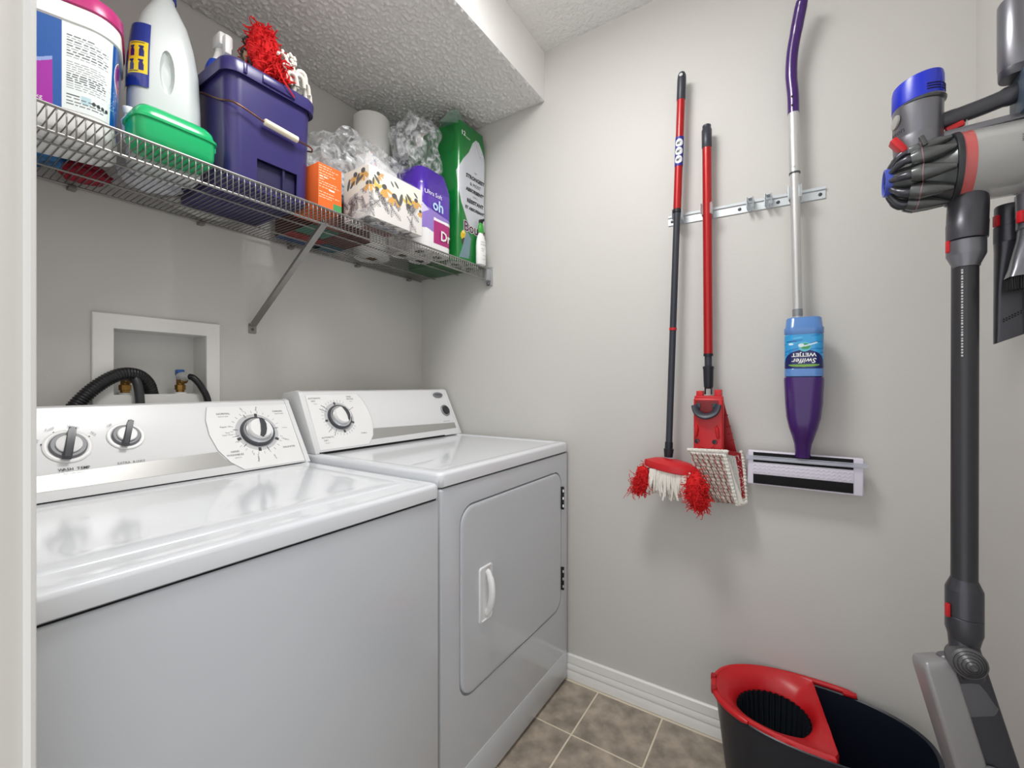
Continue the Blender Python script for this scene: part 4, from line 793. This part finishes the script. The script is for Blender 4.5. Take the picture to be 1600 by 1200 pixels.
def pad_fn(A, B, Cc, D, th, amp, W, H):            # corners: bottom left, bottom right, top right, top left
    A, B, Cc, D = [np.array(k, float) for k in (A, B, Cc, D)]
    def fn(u, v):
        a, b = u/W, v/H; P = [A[k]*(1-a)*(1-b)+B[k]*a*(1-b)+Cc[k]*a*b+D[k]*(1-a)*b for k in range(3)]
        h = amp*(np.abs(np.sin(u*300+v*60))*np.abs(np.sin(v*290))+.6*rs_.rand(*u.shape)); e = th*np.minimum(1, np.minimum(np.minimum(a, 1-a), np.minimum(b, 1-b))*14)
        P[0] = P[0]-h-e; return P
    return fn
pt = mk('pad_backing', loft([[(1.436, .274, .926), (1.436, .168, .929), (1.448, .150, .85), (1.452, .126, .778), (1.452, .218, .774), (1.444, .262, .86)], [(1.45, .272, .926), (1.45, .170, .929), (1.46, .152, .85), (1.464, .128, .778), (1.464, .216, .774), (1.456, .26, .86)]]), M('pad_white', (226, 222, 214), .9), m2, 20)
patch('shaggy_pad', cv, pad_fn((1.448, .220, .772), (1.448, .140, .776), (1.432, .172, .932), (1.432, .276, .930), .006, .0035, .135, .16), pmat, m2)
cv = Cv(.06, .16, (224, 221, 214), .0012)
for x in (.010, .018, .026): cv.line(x, .02, x-.004, .15, .0014, (176, 176, 172))
cv.poly([(.033, .16), (.060, .16), (.060, .0), (.034, .0), (.038, .08)], (162, 26, 36)); cv.rect(-.01, .05, .146, .2, (162, 26, 36))
for _ in range(60): cv.ell(.034+rnd.random()*.026, rnd.random()*.15, .0022, .0016, (236, 216, 210))
cv.rect(-.01, .1, -.01, .012, (238, 234, 228))
patch('pad_side', cv, pad_fn((1.452, .142, .776), (1.486, .123, .780), (1.500, .138, .922), (1.440, .172, .936), .003, .0012, .06, .16), pmat, m2)
mk('pad_rim', J(*[blobv(p, (.006, .006, .006), .4, 3, i, 2) for i, p in enumerate([tuple(k) for k in spline([(1.45, .145, .774), (1.470, .130, .774), (1.486, .124, .780), (1.492, .127, .83), (1.498, .131, .88), (1.501, .138, .924)], 5)]+[tuple(k) for k in spline([(1.430, .276, .929), (1.428, .225, .931), (1.430, .170, .932)], 9)])]), M('pad_white'), m2, 180, kind='stuff')
# ================================================================ WET MOP
m3 = thing('wet_mop', 'purple and silver spray mop with blue refill bottle, hung on the wall', 'mop', (1.48, -.01, .83))
alu = M('brushed_aluminium', (206, 206, 205), .36, .5); pu = M('violet_plastic', (62, 16, 104), .25, coat=.3)
q3 = along((1.490, .0035, 1.92), (1.480, -.0065, 1.32))
mk('upper_pole', tube([q3(1.735), q3(1.918)], .0138, 20), alu, m3); mk('lower_pole', tube([q3(1.30), q3(1.740)], .0122, 20), alu, m3)
mk('pole_joint', tube([q3(1.734), q3(1.738)], .0142, 20), dgrey, m3); mk('pole_ring', tube([q3(1.325), q3(1.345)], .0128, 20), M('ring_grey', (150, 152, 155), .4, .4), m3)
gr = mk('handle_grip', tube(spline([q3(1.91), q3(1.96), (1.488, .0085, 2.02), (1.484, .006, 2.08), (1.476, -.004, 2.14), (1.466, -.014, 2.19), (1.455, -.020, 2.215)], 6), [.0146]*12+[.0150]*12+[.0158]*7+[.0150, .0150, .0140, .011, .006, .002], 18), pu, m3)
for z in (1.928, 1.953): mk('screw_hole', lathe([(.003, 0), (.003, .0006)], 10, tuple(np.array(q3(z))+np.array((-.0146, .002, 0))), (-1, 0, 0)), gap_m, gr)
mk('pole_button', lathe([(.003, 0), (.003, .0015), (.0015, .002)], 10, tuple(np.array(q3(1.752))+np.array((-.0137, .001, 0))), (-1, .0, 0)), alu, m3)
BX, BYc = 1.456, -.0205
def br_(z, hx, hy, r, dx=0, dy=0): return [(BX+dx+x, BYc+dy+y, z) for x, y in rr2(hx, hy, r, 8)]
bb = M('refill_blue', (92, 140, 205), .2, alpha=.92, coat=.4)
rb_ = mk('refill_bottle', loft([br_(1.152, .030, .040, .022), br_(1.154, .034, .0452, .024), br_(1.173, .034, .0452, .024)] + [br_(1.174+k*.0088+d, .0335-(.0012 if d in (.003, .006) else 0), .0448-(.0012 if d in (.003, .006) else 0), .024) for k in range(11) for d in (0, .003, .006)] + [br_(1.272, .0345, .0460, .024), br_(1.286, .0345, .0460, .024), br_(1.290, .032, .043, .022), br_(1.312, .030, .041, .021), br_(1.316, .027, .038, .02)]), bb, m3, 40)
lf, LL = arclen(rr2(.0343, .0455, .024, 10)); ss = np.linspace(0, LL, 4000); xx, yy = lf(ss); sl3 = ss[np.argmin((xx+.0343)**2+yy**2)]
cv = Cv(.112, .092, (52, 160, 220), .0007)
for _ in range(40): x, y = rnd.random()*.112, rnd.random()*.092; cv.ell(x, y, .012, .0022, rnd.choice(((90, 190, 232), (30, 128, 200), (64, 172, 226))), .15)
cv.ell(.056, .006, .052, .044, (14, 24, 96)); cv.rect(-.01, .12, -.01, .006, (14, 24, 96)); cv.ell(.058, .058, .014, .013, (90, 190, 210)); cv.ell(.060, .059, .011, .008, (60, 150, 80)); cv.ell(.050, .062, .007, .005, (220, 236, 240)); cv.line(.058, .060, .085, .068, .004, (205, 226, 238)); cv.ell(.026, .066, .006, .003, (220, 240, 250)); cv.rect(.014, .04, .072, .074, (20, 70, 130))
cv.put((((cv.u-.056)/.036)**2+((cv.v-.0085)/.005)**2 < 1) & (cv.v < .0105), (120, 170, 60))
def w3(u, v, e=0):
    x, y = lf(sl3-.056+u); d = np.hypot(x, y); return [BX+x*(1+e/d), BYc-y*-1*(1+e/d) if 0 else BYc+y*(1+e/d), 1.176+v]
# u must run from left (+Y) to right (-Y) as seen from the room
def w3r(u, v, e=0): x, y = lf(sl3+.056-u); d = np.hypot(x, y); return [BX+x*(1+e/d), BYc+y*(1+e/d), 1.176+v]
_t = w3(np.array(0.), np.array(0.)); wfn = w3 if float(_t[1]) > BYc else w3r
patch('bottle_label', cv, wfn, pgloss, rb_)
flip = lambda cx, cy: (lambda x, y: [float(q) for q in wfn(np.array(cx-x), np.array(cy-y), .0012)])
text('WETJET', .0135, wglow, rb_, fn=flip(.056, .0365), bold=.0003, sx=1.15)
text('Swiffer', .0185, wglow, rb_, fn=lambda x, y: flip(.056, .0205)(x+y*.25, y), bold=.0002, sx=1.05)
mk('spray_body', loft([br_(z, hx, hy, r, dx, dy) for z, hx, hy, r, dx, dy in ((1.1515, .034, .0455, .026, 0, 0), (1.145, .0352, .0468, .028, 0, 0), (1.08, .0352, .0440, .030, 0, 0), (1.04, .034, .0405, .029, .002, .0005), (1.01, .031, .034, .026, .005, 0.001), (.985, .026, .0265, .022, .010, .001), (.965, .021, .021, .018, .016, .0015), (.945, .017, .0185, .015, .022, .002), (.925, .015, .0185, .014, .026, .002))]), pu, m3, 50)
mh = mk('mop_head', obox((1.492, -.0175, .8835), (0, -1, -.010), (0, 0, 1), (.1365, .0505, .011), .004, 3), M('lavender_white', (222, 218, 232), .4), m3)
vel = M('black_velcro', (14, 14, 18), .95, bump=(400, .6, .003), var=(300, .6))
for za, zb in ((.9015, .9305), (.838, .8655)): mk('velcro_strip', box(1.4795, 1.4815, -.132, .104, za, zb, .0005), vel, mh)
mk('textured_band', J(box(1.4795, 1.4820, -.133, .106, .8665, .9005, .0006), *[tube(spline([(1.4793, .104-k*.0118, .8700+r*.0095), (1.4788, .098-k*.0118, .8755+r*.0095), (1.4793, .092-k*.0118, .8700+r*.0095)], 3), .0009, 5) for k in range(20) for r in range(3)]), MC['lavender_white'], mh, 40)
mk('wiper_strip', J(box(1.473, 1.4785, -.162, .122, .9085, .9175, .001), box(1.476, 1.4782, -.165, .124, .918, .921, .0005)), M('clear_strip', (205, 208, 222), .15, alpha=.55, coat=.5), mh)

# ================================================================ STICK VACUUM AND DOCK
VX = 1.12
gun = M('gunmetal_plastic', (124, 124, 130), .3, .75); gun2 = M('dark_gunmetal', (78, 78, 84), .31, .6); iron = M('iron_plastic', (84, 86, 86), .28, .5)
vred = M('vacuum_red', (196, 24, 34), .35); vblue = M('vacuum_blue', (26, 46, 190), .3); cleargrey = M('clear_grey', (188, 188, 186), .16, alpha=.62, coat=.5)
va = thing('stick_vacuum', 'grey cordless stick vacuum with blue filter hanging at the right edge', 'vacuum', (VX, -.26, .42))
mo = (VX, -.1965)
def vr(z, r, sl=0, n=40): return [(mo[0]+r*1.08*math.cos(2*PI*k/n), mo[1]+r*math.sin(2*PI*k/n), z-sl*math.sin(2*PI*k/n)) for k in range(n)]
mb = mk('motor_body', loft([vr(1.565, .034), vr(1.580, .0355), vr(1.598, .0362), vr(1.600, .0358), vr(1.602, .0362), vr(1.668, .0368)]), gun, va)
mk('filter_cap', loft([vr(1.662, .0368, .003), vr(1.663, .0376, .003), vr(1.700, .0372, .006), vr(1.707, .0358, .006), vr(1.710, .030, .006), vr(1.706, .0, .0)]), vblue, va)
for k in range(3):
    for a0, a1 in ((3.3, 3.95), (4.05, 4.6)):
        mk('vent_slot', tube([(mo[0]+.0377*1.08*math.cos(a), mo[1]+.0377*math.sin(a), 1.671+k*.0048-.004*math.sin(a)) for a in np.linspace(a0, a1, 9)], .0011, 6), M('slot_dark', (10, 16, 70), .6), mb)
mk('cap_crescent', tube([(mo[0]+.0362*1.08*math.cos(a), mo[1]+.0362*math.sin(a), 1.660-.003*math.sin(a)) for a in np.linspace(2.4, 5.6, 20)], [.001+.004*math.sin(PI*k/19) for k in range(20)], 8), iron, mb)
mk('side_badge', lathe([(.010, 0), (.010, .003), (.007, .004)], 20, (mo[0]-.016, mo[1]+.0330, 1.634), (-.35, 1, 0), sy=1.3), M('badge_pale', (176, 176, 172), .3, .4), mb)
text('dyson', .015, M('text_dark', (38, 38, 42), .5), mb, fn=lambda x, y: (mo[0]+.0366*1.08*math.cos(1.98+x/.037), mo[1]+.0366*math.sin(1.98+x/.037), 1.612+y))
cyc = mk('cyclone_core', lathe([(.026, -.158), (.031, -.168), (.040, -.190), (.047, -.215), (.054, -.236), (.060, -.243)][::-1], 36, (VX, 0, 1.527), (0, 1, 0)), iron, va)
for k in range(10):
    a = 2*PI*k/10+.2; d = Vector((math.cos(a), 0, math.sin(a))); p0 = Vector((VX, -.238, 1.527))+d*.0585; p1 = Vector((VX, -.196, 1.527))+d*.0505; p2 = Vector((VX, -.181, 1.527))+d*.047
    cn = mk('cyclone_cone', tube([p0, p0.lerp(p1, .5), p1, p1.lerp(p2, .3), p2], [.004, .0105, .0150, .0150, .0125], 14), M('cyclone_grey', (98, 100, 100), .24, .6), va)
    mk('cone_pipe', tube(spline([tuple(p2+d*.002), tuple(Vector((VX, -.172, 1.527))+d*.0475), tuple(Vector((VX, -.162, 1.527))+d*.037), tuple(Vector((VX, -.155, 1.527))+d*.024)], 4), [.0075]*4+[.0068]*4+[.0055]*4+[.0045], 10), gun2, cn)
    mk('cone_band', tube([p1.lerp(p2, -.05), p1.lerp(p2, .05)], .0154, 14), M('band_rose', (150, 118, 120), .3, .4), cn)
fc = mk('filter_ring', lathe([(.020, -.150), (.0225, -.147), (.0255, -.147), (.0265, -.152), (.0265, -.158), (.020, -.158)][::-1], 28, (VX, 0, 1.527), (0, 1, 0), c0=False, c1=False), M('ring_blue', (58, 78, 180), .3), va)
mk('filter_core', J(lathe([(.0205, -.156), (.0205, -.153)], 24, (VX, 0, 1.527), (0, 1, 0)), box(VX-.002, VX+.002, -.156, -.149, 1.507, 1.547), box(VX-.02, VX+.02, -.156, -.150, 1.525, 1.529)), M('core_blue', (20, 30, 120), .4), fc)
mk('bin_latch', obox((VX-.020, -.166, 1.585), (0, .5, .75), (1, 0, 0), (.017, .012, .006), .003), vred, va)
mk('bin_button', obox((VX-.048, -.196, 1.575), (0, .35, 1), (1, 0, 0), (.010, .004, .004), .002), iron, va)
mk('joint_ring', lathe([(.055, -.2395), (.0635, -.2395), (.0645, -.242), (.0645, -.2475), (.055, -.2475)][::-1], 44, (VX, 0, 1.527), (0, 1, 0)), M('ring_dark', (36, 38, 42), .35), va)
mk('seal_ring', lathe([(.050, -.248), (.0622, -.248), (.0630, -.263), (.050, -.263)][::-1], 44, (VX, 0, 1.527), (0, 1, 0)), M('seal_red', (196, 92, 90), .25, alpha=.85, coat=.4), va)
bi = mk('dust_bin', lathe([(.0625, -.262), (.0625, -.270), (.0615, -.345), (.056, -.357), (.002, -.359)][::-1], 44, (VX, 0, 1.527), (0, 1, 0), c1=False), cleargrey, va, 50)
mk('bin_shroud', lathe([(.044, -.2485), (.044, -.33), (.034, -.345)][::-1], 36, (VX, 0, 1.527), (0, 1, 0)), M('shroud_steel', (150, 148, 144), .4, .4), bi)
for k in range(4): mk('print_mark', obox((VX-.0612, -.324-k*.005, 1.538), (0, 1, 0), (0, 0, 1), (.0014, .007, .0006)), gap_m, bi)
text('MAX', .006, gap_m, bi, o=(VX-.0625, -.316, 1.538), ex=(0, 0, 1), ey=(0, 1, 0))
mk('bin_rail', obox((VX, -.288, 1.5955), (0, 1, -.04), (1, 0, 0), (.058, .012, .006), .002), gun, va)
mk('handle', tube(spline([(VX, -.222, 1.6205), (VX, -.245, 1.6245), (VX, -.285, 1.632), (VX, -.318, 1.640), (VX, -.335, 1.644)], 5), [.0155]*6+[.0145]*8+[.0165]*7, 16, flat=.85), gun2, va)
tg = mk('trigger', obox((VX-.004, -.247, 1.6055), (0, -1, .35), (1, 0, 0), (.013, .005, .0055), .003), vred, va)
mk('trigger_guard', lathe([(.0125, -.001), (.0135, -.001), (.0135, .001), (.0125, .001), (.0125, -.001)], 20, (VX, -.2625, 1.604), (0, 1, 0), c0=False, c1=False, sy=.5, ex=(0, 0, 1)), M('guard_grey', (170, 170, 168), .3, .5), tg)
mk('battery', box(VX-.030, VX+.030, -.352, -.3245, 1.598, 1.672, .004), M('battery_slate', (62, 74, 88), .4), va)
bt = mk('battery_ribs', J(*[box(VX-.0312, VX-.029, -.349+k*.006, -.3465+k*.006, 1.603, 1.655, .0005) for k in range(4)]), M('battery_rib', (84, 98, 112), .4), va, kind='stuff')
NX = VX-.006
mk('neck', loft([[(NX+(.028*k)*math.cos(2*PI*i/32), y+(.0275*k)*math.sin(2*PI*i/32), z+t*math.sin(2*PI*i/32)) for i in range(32)] for z, y, k, t in ((1.502, -.2660, .35, .0), (1.498, -.2655, .62, 0), (1.488, -.265, .82, 0), (1.474, -.264, .95, 0), (1.455, -.2635, 1.0, 0), (1.425, -.2625, 1.0, 0), (1.424, -.2625, 1.02, 0), (1.394, -.262, 1.0, 0))]), gun2, va, 40)
co = mk('wand_collar', lathe([(.0185, 1.345), (.0190, 1.349), (.0262, 1.366), (.0265, 1.368), (.0265, 1.392), (.0255, 1.3925)], 32, (VX-.004, -.2615, 0)), gun, va, 30)
mk('release_button', obox((VX-.012, -.2365, 1.384), (0, 0, 1), (1, .3, 0), (.011, .004, .003), .0015), vred, co)
q5 = along((VX-.002, -.2607, 1.35), (VX+.002, -.2607, .75))
wd = mk('wand', tube([q5(1.352), q5(.75)], .0182, 32), M('wand_grey', (64, 63, 66), .33, .45), va)
tk = []; rg = random.Random(8)
zz = 1.338
while zz > 1.18:
    L_ = rg.uniform(.002, .0042); a = 2.72; tk.append(obox((VX-.002+.0183*math.cos(a), -.2607+.0183*math.sin(a), zz), (0, 0, 1), (math.sin(a), -math.cos(a), 0), (L_/2, .0013, .0002))); zz -= L_+.0022
mk('wand_print', J(*tk), M('pale_ink', (190, 190, 190), .5), wd, kind='stuff')
c2 = mk('head_collar', loft([[(VX+.002+r*math.cos(2*PI*i/32), -.2605+r*math.sin(2*PI*i/32), z+s_*r*math.sin(2*PI*i/32)) for i in range(32)] for z, r, s_ in ((.775, .0185, 0), (.772, .0195, 0), (.757, .0255, .0), (.754, .0258, 0), (.708, .0258, .05), (.7065, .0248, .05), (.705, .0258, .05), (.680, .0258, .08), (.672, .0235, .1), (.655, .020, .15))]), gun2, va, 30)
mk('release_button', obox((VX-.012, -.2355, .717), (0, 0, 1), (1, .3, 0), (.012, .004, .003), .0015), vred, c2)
# powered nozzle dangling from the swivel
d_ = Vector((-.03, -.24, -.96)).normalized(); wv_ = Vector((.35, -1, .22)); wv_ = (wv_-d_*wv_.dot(d_)).normalized(); tn = d_.cross(wv_)
if tn.x > 0: tn = -tn
nc = Vector((VX+.005, -.268, .500))
def NZ(a, b, c): return tuple(nc+d_*a+wv_*b+tn*c)
mk('elbow', tube(spline([(VX+.002, -.258, .672), (VX, -.259, .655), (VX-.002, -.262, .640), (VX-.002, -.266, .622), (VX+.002, -.268, .60)], 4), [.020]*5+[.0215]*8+[.020]*4, 16), gun2, va)
bl_ = mk('swivel_barrel', lathe([(.020, -.040), (.022, -.036), (.022, -.020), (.0255, -.018), (.0262, -.004), (.0258, .002), (.0225, .005), (.0220, .0035), (.0185, .0085), (.0180, .007), (.0140, .012), (.0135, .0105), (.0095, .0155), (.009, .014), (.005, .018), (.004, .016)], 36, (VX-.026, -.2600, .634), (-.95, -.10, .10)), M('barrel_grey', (96, 96, 98), .4, .35), va, 20)
mk('nozzle_yoke', loft([[NZ(-.118+a, b, c) for b, c in rr2(w_, t_, .010, 4)] for a, w_, t_ in ((-.012, .012, .010), (.0, .022, .017), (.03, .036, .022), (.075, .046, .024), (.095, .04, .020))]), gun, va, 40)
mk('nozzle_body', loft([[NZ(a, .012+b*k, c*k-.004) for b, c in rr2(.038, .026, .012, 5)] for a, k in ((-.115, .75), (-.11, .92), (-.10, 1), (.10, 1), (.115, .93), (.12, .75))]), gun2, va, 40)
mk('nozzle_cover', loft([[NZ(a, -.026+b*k, c*k+.004) for b, c in rr2(.024, .024, .007, 5)] for a, k in ((-.128, .70), (-.126, .84), (-.120, .95), (-.112, 1), (.115, 1), (.124, .85), (.128, .55))]), M('cover_grey', (152, 150, 152), .3, .2), va, 40)
mk('roller_cap', lathe([(.026, 0), (.026, .004), (.022, .006), (.021, .004), (.012, .004), (.011, .007), (.004, .007)], 28, NZ(.070, -.004, .024), tuple(tn)), M('cap_grey', (120, 120, 124), .3, .3), va, 25)
# dock
dk = thing('vacuum_dock', 'grey wall dock holding the stick vacuum and two spare nozzles', 'dock', (VX, FY, 1.45))
mk('back_plate', box(VX-.040, VX+.040, FY+.0005, FY+.010, 1.42, 1.82, .004), gun2, dk)
mk('cradle', J(lathe([(.012, 1.672), (.0225, 1.680), (.0245, 1.690), (.0245, 1.800), (.022, 1.805)], 32, (VX, -.3265, 0)), box(VX-.022, VX+.022, FY+.008, -.325, 1.70, 1.80, .004)), gun, dk, 40)
mk('cradle_ring', lathe([(.0225, 1.668), (.0235, 1.671), (.0235, 1.683)], 32, (VX, -.3265, 0)), gun2, dk)
mk('tool_bar', J(box(VX-.060, VX+.050, FY+.008, -.3625, 1.440, 1.458, .003), lathe([(.0120, 1.436), (.0120, 1.470)], 16, (VX+.035, -.345, 0)), box(VX+.022, VX+.048, -.372, -.345, 1.442, 1.456, .002)), gun2, dk)
ct = thing('crevice_nozzle', 'long flat grey crevice nozzle hanging from the dock behind the brush nozzle', 'vacuum nozzle', (VX+.02, -.315, 1.20))
cx_ = VX+.022; cy_ = -.3225
mk('tool_body', loft([[(cx_+x, cy_+y, z+sl*y) for x, y in rr2(hx, hy, r, 5)] for z, hx, hy, r, sl in ((1.388, .017, .0185, .014, 0), (1.370, .015, .0180, .012, 0), (1.30, .010, .0185, .007, 0), (1.222, .0085, .0190, .006, 0), (1.213, .0075, .0190, .005, -.45))]), gun2, ct, 40)
mk('tool_socket', lathe([(.0185, 1.386), (.0195, 1.388), (.0195, 1.415), (.0185, 1.4155), (.0185, 1.450), (.0170, 1.453)], 28, (cx_, cy_, 0)), gun2, ct, 30)
mk('release_button', obox((cx_-.010, cy_+.0185, 1.425), (0, 0, 1), (1, .3, 0), (.010, .005, .003), .0015), vred, ct)
mk('print_mark', J(*[obox((cx_-.0095, cy_+.009-k*.0035, 1.248-j*.004+k*.0022), (0, 1, 0), (0, 0, 1), (.001, .0012, .0004)) for k in range(7) for j in range(2)]), gap_m, ct, kind='stuff')
bt_ = thing('brush_nozzle', 'short grey brush nozzle with black bristles beside the crevice nozzle', 'vacuum nozzle', (VX-.03, -.335, 1.28))
ox, oy = VX-.030, -.3375
mk('tool_socket', lathe([(.0185, 1.392), (.0215, 1.394), (.0215, 1.412), (.0205, 1.4125), (.0220, 1.414), (.0220, 1.452), (.019, 1.456)], 28, (ox, oy, 0)), gun, bt_, 30)
bh_ = mk('brush_head', loft([[(ox+x+dx, oy+y, z-.10*(y)) for x, y in rr2(hx, hy, r, 5)] for z, hx, hy, r, dx in ((1.394, .0185, .019, .015, 0), (1.380, .015, .020, .012, 0), (1.345, .014, .0275, .010, -.002), (1.330, .015, .030, .008, -.003), (1.316, .017, .034, .006, -.004))]), gun, bt_, 40)
mk('slide_catch', box(ox-.0195, ox-.013, oy+.006, oy+.013, 1.335, 1.370, .002), M('catch_pale', (160, 160, 162), .3, .3), bh_)
mk('release_button', obox((ox-.012, oy+.020, 1.413), (0, 0, 1), (1, .3, 0), (.010, .005, .003), .0015), vred, bt_)
rg = random.Random(4)
mk('bristles', J(*[tube([(ox-.004+i*.005-.0125, oy+.031-k*.0026, 1.317-.1*(.031-k*.0026)), (ox-.006+i*.005-.0125+rg.uniform(-.002, .002), oy+.0315-k*.0026+rg.uniform(-.001, .001), 1.294-.1*(.031-k*.0026))], .0011, 4) for k in range(25) for i in range(6)]), M('bristle_black', (14, 14, 16), .7), bt_, kind='stuff')

# ================================================================ SPIN MOP BUCKET
bk = thing('mop_bucket', 'dark navy oval mop bucket with red wringer basket on the floor', 'bucket', (1.40, -.045, 0))
BCX, BCY = 1.375, -.045
def oval_pt(a, hx, hy, n=2.3): c, q = math.cos(a), math.sin(a); return (BCX+hx*math.copysign(abs(c)**(2/n), c), BCY+hy*math.copysign(abs(q)**(2/n), q))
def oring(z, hx, hy, n=64): return [oval_pt(2*PI*k/n, hx, hy)+(z,) for k in range(n)]
nb = M('bucket_navy', (22, 27, 40), .35)
mk('bucket_shell', loft([oring(0, .112, .195), oring(.004, .119, .203), oring(.25, .145, .234), oring(.262, .150, .240), oring(.270, .150, .240), oring(.272, .147, .237), oring(.268, .142, .231), oring(.10, .126, .214), oring(.012, .114, .198)]), nb, bk, 40)
kx, ky, kr = 1.383, .050, .090
def ray_out(a, inset):                              # from the basket centre to the bucket outline, stopped by the pouring side
    d = (math.cos(a), math.sin(a)); t = 0
    while t < .3:
        x, y = kx+d[0]*t, ky+d[1]*t
        if (abs(x-BCX)/(.150-inset))**2.3+(abs(y-BCY)/(.240-inset))**2.3 >= 1 or y < -.062+.16*(x-1.40)+inset*.3: break
        t += .001
    return (kx+d[0]*t, ky+d[1]*t)
def mring(z, inset, k=None):
    out = []
    for i in range(72):
        a = 2*PI*i/72; o_ = ray_out(a, inset); p = (kx+kr*math.cos(a), ky+kr*.98*math.sin(a)); out.append((o_[0], o_[1], z) if k is None else (o_[0]+(p[0]-o_[0])*k, o_[1]+(p[1]-o_[1])*k, z))
    return out
wr = mk('wringer_ring', loft([mring(.255, .004), mring(.278, .003), mring(.283, .007), mring(.280, .011), mring(.272, .011, .35), mring(.258, .011, .75), mring(.240, .011, .96), mring(.236, .011, 1.0), mring(.228, .011, 1.0)], False, False), redp, bk, 40)
rb2 = []
for z, s_ in ((.238, 1.0), (.200, .99), (.12, .90), (.075, .82), (.068, .74)):
    rb2.append([(kx+(kr*s_-(.006 if (i % 4) in (0, 1) else 0))*math.cos(2*PI*i/144), ky+(kr*s_*.98-(.006 if (i % 4) in (0, 1) else 0))*math.sin(2*PI*i/144), z) for i in range(144)])
mk('wringer_basket', loft(rb2, False, True), M('basket_slate', (34, 40, 46), .3), bk, 25)
mk('basket_hub', lathe([(.030, .068), (.026, .085), (.012, .092), (.004, .092)], 24, (kx, ky, 0)), M('basket_slate'), bk)
an = np.linspace(-.35, 2.55, 40)
mk('rim_band', tube([oval_pt(a, .1505, .2405)+(.2765,) for a in an], [.004]+[.0075]*38+[.004], 10), redp, bk, 50)
mk('rim_clip', J(*[obox(oval_pt(a, .152, .243)+(.281,), (0, 0, 1), (math.cos(a), math.sin(a), 0), (.010, .007, .007), .003) for a in (1.55, 1.85)]), M('deep_red_plastic'), bk)
mk('pivot_link', obox(oval_pt(-.30, .146, .236)+(.276,), (0, 1, 0), (1, .1, 0), (.016, .008, .005), .003), redp, bk)
